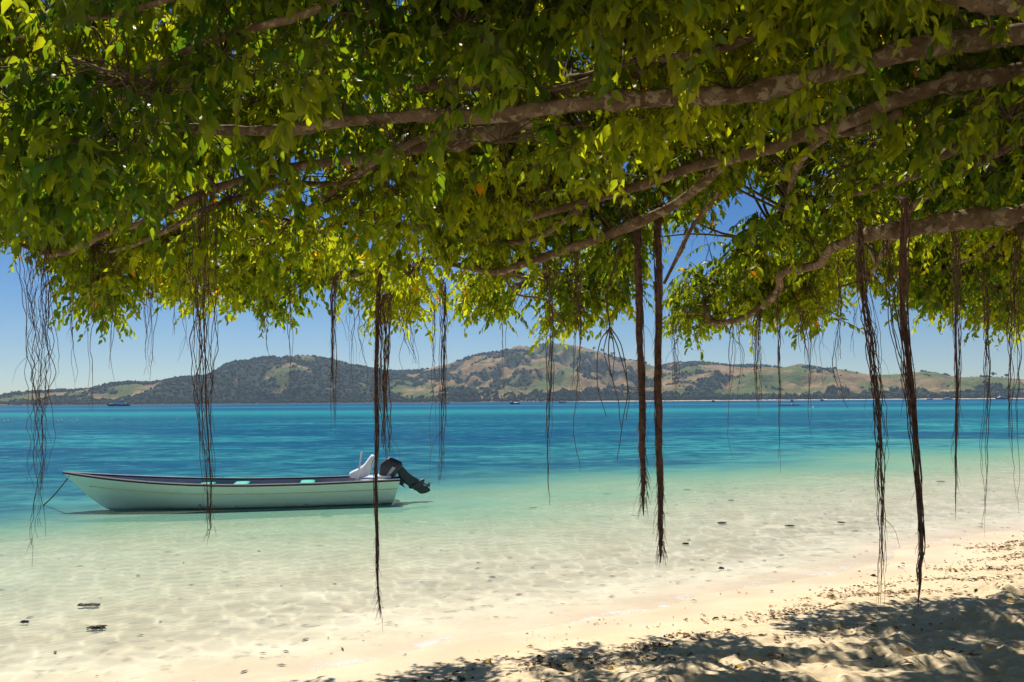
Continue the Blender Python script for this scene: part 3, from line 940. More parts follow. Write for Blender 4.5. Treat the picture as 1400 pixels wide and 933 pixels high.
b = MB(); wedge(b, 4.6, 5.3, 0.32, 0.75, 0.6, 0.2); b.build("box", m_fwhite, t, False)
# white launches in front of the beach
for px, Y, s_, lab, two in [(1287, 1250, 1.0, "white launch with a dark hull in front of the tan hills", False), (1358, 1150, 1.35, "large white launch with two deck levels off the green slope", True), (1265, 1500, 0.8, "low dark hulled launch close to the white beach", False)]:
    t = empty("white_launch", sea_spot(px, Y), 0); t.scale = (s_, s_, s_)
    tag(t, lab, "launch", "launches moored off the white beach")
    b = MB(); hull_mesh(b, 13, 3.6, 1.2, 0.6); b.build("hull", m_navy, t, False)
    b = MB(); wedge(b, 2.2, 10.5, 1.25, 2.3, 3.0, 1.2, 0.4); b.build("cabin", m_fwhite, t, False)
    b = MB(); wedge(b, 3.2, 9.4, 1.6, 1.95, 3.04, 1.0, 0.3); b.build("windows", m_glass, t, False)
    b = MB(); wedge(b, 4.4, 8.6, 2.3, 3.2 if two else 2.8, 2.6, 0.9, 0.3); b.build("flybridge", m_fwhite, t, False)
    if two:
        b = MB(); b.tube([(4.5, 0, 3.1), (4.2, 0, 5.0)], [0.2, 0.05], 6); b.build("mast", m_fwhite, t)


def make_buoy(name):
    b = MB()
    b.lathe([(0, -0.12), (0.12, -0.10), (0.19, 0.0), (0.185, 0.06), (0.15, 0.13), (0.07, 0.17), (0.05, 0.19), (0.05, 0.23), (0, 0.24)], k=12)
    b.tube([(0.05 * math.cos(a_), 0, 0.26 + 0.05 * math.sin(a_)) for a_ in np.linspace(0, 6.283, 10)], 0.012, 5)
    return b.mesh(name)


buoy_me = make_buoy("mooring_buoy"); buoy_me.materials.append(m_fwhite)
for i, px in enumerate([7, 13, 18, 80, 86, 97, 107, 153, 174, 244]):
    o = link("mooring_buoy", buoy_me, loc=(sea_spot(px, 112 + (i * 7 % 5) * 1.5)[0], 112 + (i * 7 % 5) * 1.5, 0.0))
    o.scale = (0.8,) * 3
    tag(o, "small white float in the row on the blue water at the far left", "buoy", "row of white floats")
o = link("mooring_buoy", buoy_me, loc=sea_spot(1110.5, 215)); o.scale = (1.5, 1.5, 1.5)
tag(o, "round white buoy on the pale water line past the yellow raft", "buoy")

# ================================================================== FIG TREE
tree = empty("fig_tree", (6.4, 3.6, 0.4))
tag(tree, "huge spreading fig tree with leafy limbs and hanging aerial roots over the beach", "tree")
TO = np.array(tree.location)


def treelink(b, name, mat, smooth=True):
    for i in range(len(b.v)): b.v[i] = b.v[i] - TO
    return b.build(name, mat, tree, smooth)


m, nt, bs, out = mat_new("fig_bark")
N = NT(nt)
pos = N.n("TexCoord").outputs['Object']
b1 = N.noise(pos, 9, 6, 0.6); b2 = N.noise(pos, 34, 4, 0.6); b3 = N.noise(pos, 120, 3)
c = N.mix(N.mapr(b1.outputs[0], 0.35, 0.65), (0.13, 0.085, 0.055), (0.25, 0.175, 0.12))
c = N.mix(N.mapr(N.noise(pos, 14, 5, 0.6, 0.4).outputs[0], 0.53, 0.60, 0, 0.8), c, (0.42, 0.34, 0.25))
c = N.mix(N.mapr(b2.outputs[0], 0.60, 0.68, 0, 0.7), c, (0.06, 0.04, 0.028))
N.put(bs.inputs['Base Color'], c)
bs.inputs['Roughness'].default_value = 0.9
bs.inputs['Specular IOR Level'].default_value = 0.15
hh = N.math('ADD', b2.outputs[0], N.math('MULTIPLY', b3.outputs[0], 0.4))
N.put(bs.inputs['Normal'], N.n("Bump", Strength=0.6, Distance=0.012, Height=hh).outputs[0])
M_BARK = m
m_twig = simple_mat("twig_bark", (0.13, 0.085, 0.05), 0.9, var=0.3, scale=12)
m_root = simple_mat("aerial_root", (0.14, 0.075, 0.055), 0.85, var=0.45, scale=25)

# limbs: (points as px, py, depth, width px)
LIMBS = [
    [(1560, 40, 4.6, 40), (1400, 46, 4.9, 33), (1290, 60, 4.9, 31), (1180, 87, 4.9, 28), (1080, 113, 4.8, 27), (1000, 130, 4.8, 25), (900, 134, 4.8, 24), (830, 139, 4.8, 24), (740, 150, 4.7, 22), (650, 161, 4.7, 19), (560, 160, 4.7, 18), (480, 166, 4.6, 17), (400, 177, 4.6, 15), (300, 177, 4.5, 13), (210, 171, 4.5, 9)],
    [(1540, 60, 5.0, 36), (1400, 95, 5.3, 27), (1330, 110, 5.4, 25), (1265, 125, 5.4, 24), (1165, 162, 5.6, 22), (1118, 180, 5.7, 20), (1060, 200, 5.8, 17), (997, 217, 6.0, 16), (930, 234, 6.1, 15), (870, 256, 6.2, 13), (805, 275, 6.3, 12), (722, 300, 6.5, 8)],
    [(1560, 240, 5.4, 38), (1400, 288, 6.0, 27), (1320, 302, 6.3, 25), (1232, 315, 6.6, 24), (1180, 322, 7.0, 17), (1140, 340, 7.5, 13), (1115, 362, 8.0, 12), (1070, 374, 8.5, 12), (1064, 395, 8.8, 11), (1042, 420, 9.0, 10), (1000, 440, 9.2, 9), (975, 440, 9.3, 8), (962, 420, 9.4, 6)],
    [(740, 155, 5.2, 20), (700, 172, 5.5, 26), (640, 188, 5.6, 26), (554, 203, 5.7, 22), (470, 218, 5.9, 15), (386, 231, 6.0, 13), (336, 242, 6.1, 12), (285, 262, 6.2, 11), (235, 285, 6.4, 9), (188, 307, 6.6, 9), (150, 318, 6.8, 8), (97, 344, 7.0, 8), (70, 350, 7.1, 5)],
    [(554, 206, 5.9, 12), (470, 250, 6.2, 9), (389, 250, 6.3, 8), (336, 268, 6.4, 8), (268, 292, 6.5, 7), (241, 309, 6.6, 7), (190, 333, 6.8, 5), (150, 345, 7.0, 3)],
    [(560, -60, 4.1, 20), (470, -10, 4.1, 15), (413, 20, 4.1, 13), (336, 40, 4.1, 11), (252, 70, 4.2, 9), (208, 92, 4.2, 8), (188, 101, 4.2, 7), (150, 98, 4.2, 5), (100, 80, 4.3, 3)],
    [(300, -20, 4.0, 8), (170, 18, 4.2, 8), (120, 26, 4.2, 7), (80, 33, 4.3, 7), (55, 44, 4.3, 6), (20, 54, 4.3, 4)],
    [(1000, 60, 5.8, 26), (880, 90, 5.9, 26), (780, 115, 6.0, 25), (712, 122, 6.0, 24), (640, 112, 6.0, 23), (537, 110, 6.1, 20), (400, 100, 6.4, 14), (250, 110, 6.8, 8)],
    [(1000, 215, 6.3, 12), (930, 275, 6.8, 14), (850, 313, 7.2, 14), (810, 328, 7.3, 14), (772, 342, 7.4, 13), (705, 364, 7.6, 11), (671, 371, 7.7, 8), (600, 360, 8.0, 6), (520, 372, 8.2, 5), (440, 385, 8.3, 3)],
    [(1600, 30, 3.9, 40), (1400, 12, 4.2, 26), (1320, -4, 4.3, 24), (1100, -70, 4.3, 22), (800, -90, 4.2, 20), (560, -60, 4.1, 18)],
    [(1165, 85, 5.0, 7), (1120, 55, 5.0, 7), (1060, 38, 5.0, 10), (997, 64, 5.0, 11), (930, 78, 5.0, 11), (860, 84, 5.1, 9), (800, 110, 5.2, 8), (740, 125, 5.4, 6)],
    [(1540, 110, 5.7, 20), (1420, 140, 5.9, 16), (1366, 160, 6.0, 15), (1316, 198, 6.3, 14), (1249, 237, 6.8, 13), (1180, 262, 7.3, 10), (1090, 285, 8.0, 7), (1050, 330, 8.6, 5)],
    [(1540, 150, 6.0, 18), (1400, 192, 6.4, 14), (1316, 236, 6.8, 13), (1250, 280, 7.4, 10), (1215, 330, 8.2, 7), (1190, 380, 8.8, 4)],
    [(1232, 152, 5.6, 13), (1180, 176, 5.8, 15), (1131, 187, 6.0, 13), (1090, 225, 6.5, 10), (1075, 290, 7.4, 7)],
    [(1500, 260, 7.0, 16), (1380, 312, 8.0, 8), (1340, 345, 8.6, 7), (1310, 360, 9.0, 6), (1270, 380, 9.6, 4)],
    [(985, 262, 6.6, 6), (950, 306, 6.8, 6), (930, 345, 6.8, 6), (908, 388, 6.8, 4)],
    [(640, 162, 4.9, 9), (560, 196, 5.3, 9), (500, 230, 5.9, 8), (400, 300, 6.9, 7), (330, 340, 7.6, 5), (270, 365, 8.0, 3)],
    [(805, 277, 6.4, 8), (720, 330, 7.2, 7), (600, 320, 7.6, 7), (500, 300, 7.8, 6), (430, 320, 8.0, 5), (380, 350, 8.2, 3)],
]
LIMB_PTS = []
for L_ in LIMBS:
    pts = np.array([tuple(at(a_, b_, c_)) for a_, b_, c_, w_ in L_])
    rad = np.array([w_ * 0.5 * c_ / FPX for a_, b_, c_, w_ in L_])
    if L_[0][0] > 1450:
        pts = np.concatenate([[(6.2, 3.7, 3.1)], pts]); rad = np.concatenate([[rad[0] * 2.0], rad])
    n_ = max(14, int(np.linalg.norm(np.diff(pts, axis=0), axis=1).sum() / 0.045))
    sp = smooth_path(np.concatenate([pts, rad[:, None]], 1), n_)
    p, rr = sp[:, :3].copy(), np.maximum(sp[:, 3], 0.004)
    s_ = np.arange(n_) * 0.045
    for kx in range(3):
        p[:, kx] += (fbm(s_ * 2.2 + kx * 31, np.full(n_, pts[1, 0]), 3, 200 + kx) - 0.5) * rr * 0.9
    rr = rr * (1 + 0.5 * (fbm(s_ * 5, np.full(n_, pts[0, 2]), 3, 210) - 0.5))
    for kn in RNG.uniform(0.3, s_[-1], max(1, int(s_[-1] / 0.7))):
        rr = rr * (1 + RNG.uniform(0.08, 0.28) * np.exp(-((s_ - kn) / 0.05) ** 2))
    b = MB(); b.tube(p, rr, 12, wob=0.10)
    treelink(b, "branch", M_BARK)
    LIMB_PTS.append(np.concatenate([p, rr[:, None]], 1))
b = MB()
tp = smooth_path([(6.9, 3.2, 0.2), (6.7, 3.4, 1.0), (6.4, 3.6, 2.0), (6.2, 3.7, 3.1), (6.0, 3.6, 4.2), (5.6, 3.8, 5.2)], 40)
tr_ = np.interp(np.linspace(0, 1, 40), [0, .1, .3, .6, 1], [0.85, 0.6, 0.48, 0.42, 0.12])
b.tube(tp, tr_, 24, wob=0.12)
treelink(b, "trunk", M_BARK)
LIMB_ALL = np.concatenate(LIMB_PTS)
LIMB_ALL = LIMB_ALL[LIMB_ALL[:, 0] < 5.5]

# ---- crown volume
OX = [-400, 0, 20, 60, 90, 115, 130, 168, 185, 205, 230, 250, 300, 345, 385, 402, 430, 470, 500, 530, 560, 585, 620, 640, 665, 695, 715, 742, 762, 792, 815, 830, 855, 880, 892, 910, 940, 985, 1000, 1010, 1050, 1080, 1105, 1135, 1150, 1180, 1200, 1212, 1228, 1245, 1285, 1330, 1345, 1365, 1400, 1800]
OY = [300, 310, 330, 352, 385, 405, 435, 430, 388, 395, 402, 422, 420, 425, 438, 425, 405, 398, 410, 430, 445, 425, 402, 415, 430, 440, 418, 412, 450, 455, 445, 425, 430, 395, 335, 325, 310, 300, 320, 445, 445, 438, 448, 450, 400, 400, 405, 370, 360, 415, 435, 432, 432, 448, 455, 430]
ZFX = [-500, 0, 300, 500, 800, 900, 960, 1010, 1200, 1400, 1800]
ZFY = [8.0, 8.2, 8.4, 8.7, 9.2, 9.2, 9.3, 10.2, 10.6, 10.8, 10.4]
YNX = [-500, 0, 120, 240, 300, 500, 700, 850, 1000, 1100, 1200, 1400, 1800]
YNY = [250, 250, 255, 235, 190, 185, 150, 165, 160, 165, 120, 105, 100]
Z0 = 3.7


def crown_bounds(X, Y):
    px = 700 + FPX * X / np.maximum(Y, 0.5)
    zf = np.interp(px, ZFX, ZFY)
    s = np.clip((Y - Z0) / (zf - Z0), 0, 1)
    yb = np.interp(px, YNX, YNY) * (1 - s ** 0.85) + np.interp(px, OX, OY) * s ** 0.85
    slope = (548 - (px - 700) * 0.0072 - yb) / FPX
    zb = EYE + slope * Y
    thick = 0.35 + np.interp(px, [-400, 100, 500, 900, 1400], [1.4, 1.5, 1.9, 2.5, 2.9]) * np.clip(1 - s ** 3.6, 0, 1) ** 0.65
    return px, zf, s, zb, zb + thick


GAPS = [(782, 68, 26, 15), (600, 88, 20, 8), (645, 130, 12, 6), (1030, 262, 30, 26), (1000, 300, 22, 26), (195, 293, 14, 10), (230, 302, 10, 6), (400, 152, 9, 6), (925, 55, 7, 6)]
NS = 185000
cx = RNG.uniform(-7.5, 8.5, NS); cy = RNG.uniform(Z0, 10.9, NS); cz = RNG.uniform(2.3, 7.6, NS)
nf = 42000
cx = np.concatenate([cx, RNG.uniform(-7.5, 8.5, nf)]); cy = np.concatenate([cy, RNG.uniform(6.8, 10.9, nf)]); cz = np.concatenate([cz, RNG.uniform(2.5, 4.6, nf)])
px, zf, s, zb, zt = crown_bounds(cx, cy)
okc = (cy < zf + 0.1) & (cz > zb + 0.10) & (cz < zt) & (px > -420) & (px < 1850)
nz = vnoise(cx * 1.5, cy * 1.5, cz * 2.0, seed=301) * 0.65 + vnoise(cx * 3.3, cy * 3.3, cz * 3.6, seed=302) * 0.35
skin = np.clip(1 - (cz - zb) / 0.35, 0, 1)
okc &= nz > 0.430 - 0.10 * skin - 0.05 * s
shx = cx - (cz - 4) * SUN_DIR.x / SUN_DIR.z; shy = cy - (cz - 4) * SUN_DIR.y / SUN_DIR.z
hole = fbm(shx * 0.95, shy * 0.95, 3, 311, 0.55)
okc &= ~((hole > np.interp(px, [0, 400, 700, 1100], [0.575, 0.585, 0.61, 0.64])) & (cz > zb + 0.32 + 0.3 * vnoise(cx * 2, cy * 2, seed=312)))
C = np.stack([cx, cy, cz], 1)[okc]
# separate spray reaching over the water on the right
BL = [(935, 420, 9.6, 28, 30), (960, 405, 9.7, 40, 38), (1000, 395, 9.6, 45, 48), (1040, 385, 9.4, 50, 55), (1030, 330, 9.0, 40, 40), (1080, 395, 9.2, 45, 45), (1115, 415, 9.3, 35, 30), (990, 440, 9.6, 40, 18), (1090, 330, 8.8, 40, 50), (940, 445, 9.5, 25, 12),
      (1290, 395, 9.9, 55, 42), (1365, 405, 9.9, 40, 48), (1255, 370, 9.6, 40, 40), (1320, 350, 9.4, 60, 40), (1190, 385, 9.4, 20, 18),
      (690, 425, 8.8, 28, 15), (660, 405, 8.8, 34, 22), (778, 440, 8.9, 26, 22), (800, 400, 9.0, 30, 40), (135, 400, 8.2, 34, 28), (150, 420, 8.1, 22, 12), (560, 425, 8.6, 22, 16), (368, 420, 8.4, 24, 14), (855, 400, 8.6, 24, 28)]
ex = []
for bx_, by_, bz_, rx_, ry_ in BL:
    nn = int(rx_ * ry_ * 0.040)
    g = RNG.normal(0, 0.5, (nn, 3))
    for gg in g: ex.append(tuple(at(bx_ + gg[0] * rx_, by_ - 12 + gg[1] * ry_, bz_ + gg[2] * 0.5)))
C = np.concatenate([C, np.array(ex)])
ppx, ppy = project(C)
bad = np.zeros(len(C), bool)
for g0, g1, ga, gb in GAPS:
    bad |= ((ppx - g0) / (ga + 8)) ** 2 + ((ppy + 10 - g1) / (gb + 12)) ** 2 < 1
C = C[~bad]
# the big limbs stay in sight: no sprays hang right in front of them
LP = [np.concatenate([l_[::2, :3], np.full((len(l_[::2]), 1), k_)], 1) for k_, l_ in enumerate(LIMB_PTS)]
LP = np.concatenate(LP); lw = np.concatenate([l_[::2, 3] for l_ in LIMB_PTS])
lpx, lpy = project(LP[:, :3]); lwp = lw * FPX / LP[:, 1]
prob = np.array([0.93, 0.93, 0.95, 0.9, 0.88, 0.9, 0.85, 0.65, 0.6, 0.8, 0.8, 0.7, 0.7, 0.7, 0.5, 0.9, 0.6, 0.5])[LP[:, 3].astype(int)]
prob = np.where((LP[:, 3] == 2) & (LP[:, 1] > 7.3), 0.45, prob); prob = np.where((LP[:, 3] == 8) & (LP[:, 1] > 7.45), 0.3, prob)
inv = (lpx > -30) & (lpx < 1430) & (lpy > -30)
LP, lpx, lpy, lwp, prob = LP[inv], lpx[inv], lpy[inv], lwp[inv], prob[inv]
pk = np.zeros(len(C))
for offz in (0.0, -0.10, -0.22):
    ax_, ay_ = project(C + np.array((0.0, 0.02, offz)))
    for i in range(0, len(C), 1500):
        sl_ = slice(i, i + 1500)
        hit = (np.abs(ax_[sl_, None] - lpx) < lwp + 12) & (np.abs(ay_[sl_, None] - lpy) < lwp + 7) & (C[sl_, 1][:, None] < LP[:, 1] + 0.12)
        pk[sl_] = np.maximum(pk[sl_], (hit * prob).max(1))
C = C[RNG.random(len(C)) > pk]
# openings in the top of the crown where the sun reaches the inner sprays
for sx_, sy_, sz_, sr_ in [(130, 150, 4.4, 0.34), (60, 170, 4.4, 0.28), (215, 215, 4.4, 0.34), (250, 120, 4.3, 0.22), (335, 130, 4.4, 0.24), (420, 90, 4.5, 0.2), (40, 60, 4.2, 0.24), (180, 300, 6.4, 0.34), (330, 300, 7.0, 0.34), (450, 300, 7.2, 0.45), (560, 330, 7.6, 0.5),
                           (490, 200, 5.4, 0.26), (620, 210, 5.6, 0.25), (680, 120, 5.2, 0.22), (760, 220, 5.8, 0.3), (850, 190, 5.4, 0.22), (930, 60, 4.9, 0.22), (1060, 30, 4.8, 0.2), (1020, 170, 5.6, 0.24), (1120, 250, 7.0, 0.35), (1240, 210, 6.4, 0.28), (1330, 180, 6.3, 0.25), (1300, 330, 8.0, 0.45), (700, 330, 7.8, 0.4), (560, 60, 5.0, 0.24), (480, 40, 4.6, 0.2), (150, 60, 4.3, 0.24), (800, 60, 5.2, 0.24), (900, 270, 6.8, 0.3), (1180, 100, 5.6, 0.2), (1370, 380, 9.5, 0.45), (1060, 390, 9.4, 0.5), (780, 400, 8.8, 0.45), (250, 360, 8.0, 0.5), (400, 380, 8.2, 0.45)]:
    v_ = C - np.array(at(sx_, sy_, sz_))
    al_ = v_ @ np.array(SUN_DIR)
    pe_ = np.linalg.norm(v_ - al_[:, None] * np.array(SUN_DIR), axis=1)
    C = C[~((al_ > 0.32) & (pe_ < sr_ * (0.8 + 0.5 * vnoise(C[:, 0] * 4, C[:, 1] * 4, seed=333))) & (RNG.random(len(C)) < 0.95))]
# and to the sand below, as scattered sun spots
for sx_, sy_, sr_ in [(1000, 905, 0.20), (870, 897, 0.22), (700, 903, 0.18), (1290, 905, 0.2), (1150, 872, 0.16), (610, 918, 0.14), (1350, 872, 0.18), (1050, 860, 0.14), (1210, 925, 0.17), (930, 925, 0.16), (780, 922, 0.14), (1400, 900, 0.16), (1100, 915, 0.13), (1240, 865, 0.12)]:
    v_ = C - np.array(on_z(sx_, sy_, 0.33))
    al_ = v_ @ np.array(SUN_DIR)
    pe_ = np.linalg.norm(v_ - al_[:, None] * np.array(SUN_DIR), axis=1)
    C = C[pe_ > sr_ + 0.05]
# the rest of the tree behind and above the viewer, out of the picture but shading it
nb = 5200
cb = np.stack([RNG.uniform(-7, 8.5, nb), RNG.uniform(-4, 3.9, nb), RNG.uniform(4.6, 6.6, nb)], 1)
C = np.concatenate([C, cb])
RNG.shuffle(C)
print("sprigs", len(C))


def leaf_batch(base, axis, nrm, length, width, tint):
    n = len(base)
    side = np.cross(axis, nrm)
    # (along, across, out of plane)
    prof = [(0, 0, 0), (0.26, -0.47, 0.09), (0.30, 0, 0), (0.26, 0.47, 0.09), (0.60, -0.42, 0.03), (0.62, 0, -0.06), (0.60, 0.42, 0.03), (1.0, 0, -0.26)]
    V = np.empty((n, 8, 3))
    for k_, (a_, c_, o_) in enumerate(prof):
        V[:, k_] = base + axis * (a_ * length)[:, None] + side * (c_ * width)[:, None] + nrm * (o_ * length * 0.9)[:, None]
    o = (np.arange(n) * 8)[:, None]
    q = np.concatenate([o + np.array([[1, 2, 5, 4]]), o + np.array([[2, 3, 6, 5]])])
    t = np.concatenate([o + np.array([[0, 2, 1]]), o + np.array([[0, 3, 2]]), o + np.array([[4, 5, 7]]), o + np.array([[5, 6, 7]])])
    return V.reshape(-1, 3), q, t, np.repeat(tint, 8, axis=0)


def unit(v):
    return v / (np.linalg.norm(v, axis=1)[:, None] + 1e-9)


nsp = len(C)
per = 13
# sprig axis: outward, sagging
sd = RNG.normal(0, 1, (nsp, 3)) * (1, 1, 0.35) + np.array((-0.35, 0.45, -0.25)); sd = unit(sd)
sl = RNG.uniform(0.16, 0.36, nsp)
base0 = C
tipv = lambda t_: base0 + sd * (sl * t_)[:, None] + np.array((0, 0, -1.0)) * (sl * 0.45 * t_ * t_)[:, None]
lsz = RNG.uniform(0.78, 1.22, nsp) * np.interp(C[:, 1], [5.5, 8.0], [1.06, 0.86])
bases, axes, nrms, lens, wids, tints = [], [], [], [], [], []
spt = np.clip(0.5 + 0.9 * (vnoise(C[:, 0] * 1.1, C[:, 1] * 1.1, C[:, 2] * 1.1, seed=303) - 0.5) + RNG.normal(0, 0.13, nsp), 0, 1)
for j in range(per):
    t_ = 0.12 + 0.88 * j / (per - 1)
    p = tipv(np.full(nsp, t_))
    sgn = 1 if j % 2 else -1
    lat = unit(np.cross(sd, np.array((0, 0, 1.0)))) * sgn
    ax_ = unit(lat * RNG.uniform(0.15, 0.75, (nsp, 1)) + sd * RNG.uniform(0.05, 0.8, (nsp, 1)) + np.array((0, 0, -1.0)) * RNG.uniform(0.3, 1.15, (nsp, 1)) + RNG.normal(0, 0.25, (nsp, 3)))
    up_ = RNG.normal(0, 0.55, (nsp, 3)) + np.array((0, 0, 0.8)) + sd * 0.5
    nr_ = unit(up_ - ax_ * np.sum(up_ * ax_, 1)[:, None])
    ln_ = RNG.uniform(0.058, 0.102, nsp) * lsz * (1.0 - 0.25 * (t_ > 0.93))
    bases.append(p); axes.append(ax_); nrms.append(nr_); lens.append(ln_); wids.append(ln_ * RNG.uniform(0.42, 0.56, nsp))
    g = np.clip(spt + RNG.normal(0, 0.16, nsp), 0, 1)[:, None]
    col = np.array((0.031, 0.071, 0.0075)) * (1 - g) + np.array((0.18, 0.208, 0.010)) * g
    old = RNG.random(nsp) < np.where(C[:, 1] < 5.8, 0.0, 0.004)
    col[old] = np.array((0.42, 0.16, 0.02)) * RNG.uniform(0.7, 1.2, (int(old.sum()), 1))
    tints.append(col)
LV = leaf_batch(np.concatenate(bases) - TO, np.concatenate(axes), np.concatenate(nrms), np.concatenate(lens), np.concatenate(wids), np.concatenate(tints))
leaf_me = mesh_np("crown", LV[0], LV[1], LV[2], True, {"tint": LV[3]})
m, nt, bs, out = mat_new("fig_leaf")
N = NT(nt)
ti = N.n("Attribute", _attribute_name="tint").outputs['Color']
N.put(bs.inputs['Base Color'], ti)
bs.inputs['Roughness'].default_value = 0.42
bs.inputs['Specular IOR Level'].default_value = 0.4
tl = N.n("BsdfTranslucent", Color=N.mix(1.0, ti, (4.3, 3.9, 1.3), 'MULTIPLY'))
ms = N.n("MixShader", i0=0.58, i1=bs.outputs[0], i2=tl.outputs[0])
nt.links.new(ms.outputs[0], out.inputs[0])
link("crown", leaf_me, m, tree)

# twigs: every sprig's stem, tied back to small boughs and these to the limbs
b = MB()
TS = np.array((0, 0.35, 0.7, 1.0))
stem = np.stack([tipv(np.full(nsp, t_)) for t_ in TS], 1)
for i in range(nsp):
    b.tube(stem[i], (0.0032, 0.0028, 0.002, 0.0014), 3, False)
ncl = 1500
front = np.flatnonzero(C[:, 1] > 3.95)
cl = C[RNG.choice(front, ncl, replace=False)]
for i in range(0, nsp, 400):
    blk = C[i:i + 400]
    dd_ = np.linalg.norm(blk[:, None] - cl[None], axis=2); j = dd_.argmin(1)
    for k_ in range(len(blk)):
        if 0.02 < dd_[k_, j[k_]] < 0.55:
            mid = (blk[k_] + cl[j[k_]]) / 2 + np.array((0, 0, 0.05)) + RNG.normal(0, 0.02, 3)
            b.tube([cl[j[k_]], mid, blk[k_]], (0.006, 0.0045, 0.0032), 3, False)
used_ = {}
for c_ in cl:
    w_ = np.linalg.norm((LIMB_ALL[:, :3] - c_) * (1, 1, 1.6), axis=1)
    k_ = int(w_.argmin()); q_ = LIMB_ALL[k_, :3]
    d_ = c_ - q_; ln_ = np.linalg.norm(d_)
    if ln_ < 0.05: continue
    used_[k_ // 6] = used_.get(k_ // 6, 0) + 1
    if used_[k_ // 6] > 4: continue
    mid1 = q_ + d_ * 0.35 + np.array((0, 0, 0.08 * ln_)) + RNG.normal(0, 0.05 * ln_, 3)
    mid2 = q_ + d_ * 0.7 + np.array((0, 0, 0.05 * ln_)) + RNG.normal(0, 0.05 * ln_, 3)
    r0_ = min(0.018, 0.006 + 0.007 * ln_)
    sp = smooth_path([q_, mid1, mid2, c_], 10)
    b.tube(sp, np.linspace(r0_, 0.006, 10), 5, False, 0.1)
treelink(b, "twigs", m_twig)


# ---- aerial roots
def wander(n, amp, freq, k):
    s_ = np.linspace(0, 1, n) * freq
    o_ = RNG.uniform(0, 500)
    return (fbm(s_ + o_, np.full(n, k * 3.3), 3, 400 + k) - 0.5) * 2 * amp


def root_bundle(path, n, top_spread, mid_spread, end_spread, rad=0.0028, core=0.0, hairs=0, ends=0.35, twist=1.5, wav=0.02, side_hair=0):
    """path: [(px, py, depth)] from top to bottom"""
    P3 = np.array([tuple(at(*p_)) for p_ in path])
    top_ext = P3[0] + np.array((RNG.uniform(-.03, .03), 0.04, 0.12))
    P3 = np.concatenate([[top_ext], P3])
    ln = np.linalg.norm(np.diff(P3, axis=0), axis=1).sum()
    m_ = max(10, int(ln / 0.045))
    cen = smooth_path(P3, m_)
    u = np.linspace(0, 1, m_)
    cen[:, 0] += wander(m_, 0.030, ln * 1.3, 11) * np.clip(u * 3, 0, 1)
    cen[:, 1] += wander(m_, 0.03, ln * 1.3, 12)
    wav = wav * 1.45
    spread = np.interp(u, [0, 0.5, 0.9, 1], [top_spread, mid_spread, end_spread, end_spread * 0.8])
    b = MB()
    if core > 0:
        cc_ = cen.copy(); cc_[:, 0] += wander(m_, 0.016, ln * 1.5, 1) + wander(m_, core * 0.35, ln * 6, 9)
        rr_ = core * np.interp(u, [0, .15, .4, .72, .9, 1], [0.30, 0.7, 1, 0.9, 0.55, 0.12]) * (1 + 0.35 * (fbm(u * ln * 9, u * 0, 2, 421) - 0.5))
        b.tube(cc_, rr_, 9, True, 0.25)
    for i in range(n):
        a0 = RNG.uniform(0, 6.283); rr0 = math.sqrt(RNG.uniform(0.02, 1))
        lo = 0 if RNG.random() < 0.75 else RNG.uniform(0, 0.3)
        hi = 1.0 if i == 0 else 1 - ends * RNG.random() ** 1.3
        if RNG.random() < 0.18: hi = RNG.uniform(0.3, 0.8)
        i0, i1 = int(lo * (m_ - 1)), max(int(lo * (m_ - 1)) + 6, int(hi * (m_ - 1)))
        i1 = min(i1, m_ - 1)
        if i1 - i0 < 4: continue
        sl_ = slice(i0, i1 + 1)
        uu = u[sl_]; k_ = len(uu)
        ang = a0 + twist * uu * ln + wander(k_, 0.8, ln, 2)
        off = np.stack([np.cos(ang) * spread[sl_] * rr0 + wander(k_, wav, ln * 2.2, 3) + wander(k_, wav * 0.6, ln * 7, 4) + wander(k_, 0.006, ln * 22, 8), np.sin(ang) * spread[sl_] * rr0 + wander(k_, wav, ln * 2.2, 5), wander(k_, 0.01, ln * 2, 6)], 1)
        r_s = rad * RNG.uniform(0.6, 1.35)
        b.tube(cen[sl_] + off, r_s * np.interp(np.linspace(0, 1, k_), [0, .8, 1], [1, 0.85, 0.35]), 4, False)
        if RNG.random() < 0.5 and k_ > 12:
            # a side rootlet leaving the strand
            j = RNG.integers(4, k_ - 4); st = (cen[sl_] + off)[j]
            l2 = RNG.uniform(0.08, 0.25); a_ = RNG.uniform(0, 6.283)
            q_ = [st, st + np.array((math.cos(a_) * l2 * .35, math.sin(a_) * l2 * .35, -l2 * .4)), st + np.array((math.cos(a_) * l2 * .5, math.sin(a_) * l2 * .5, -l2))]
            b.tube(smooth_path(q_, 6), np.linspace(r_s * 0.7, r_s * 0.3, 6), 3, False)
    for i in range(hairs):
        j = RNG.integers(1, m_ - 3); a_ = RNG.uniform(0, 6.283); l2 = RNG.uniform(0.03, 0.12)
        st = cen[j] + np.array((math.cos(a_), math.sin(a_), 0)) * max(core * 0.9, spread[j] * 0.7)
        o_ = np.array((math.cos(a_), math.sin(a_), 0)) * l2 * RNG.uniform(0.05, 0.4)
        b.tube([st, st + o_ * 0.6 + np.array((0, 0, -l2 * .5)), st + o_ + np.array((0, 0, -l2))], (0.0016, 0.0013, 0.0007), 3, False)
    return treelink(b, "aerial_root", m_root)


def forked(path, forks, rad=0.006):
    b = MB()
    p = smooth_path([tuple(at(*p_)) for p_ in path], 26)
    b.tube(p, np.linspace(rad, rad * 0.8, 26), 6)
    for f in forks:
        q_ = smooth_path([tuple(at(*p_)) for p_ in f], 24)
        q_[:, 0] += wander(24, 0.012, 6, 7) * np.linspace(0, 1, 24)
        b.tube(q_, np.linspace(rad * 0.62, rad * 0.3, 24), 5)
    return treelink(b, "aerial_root", m_root)


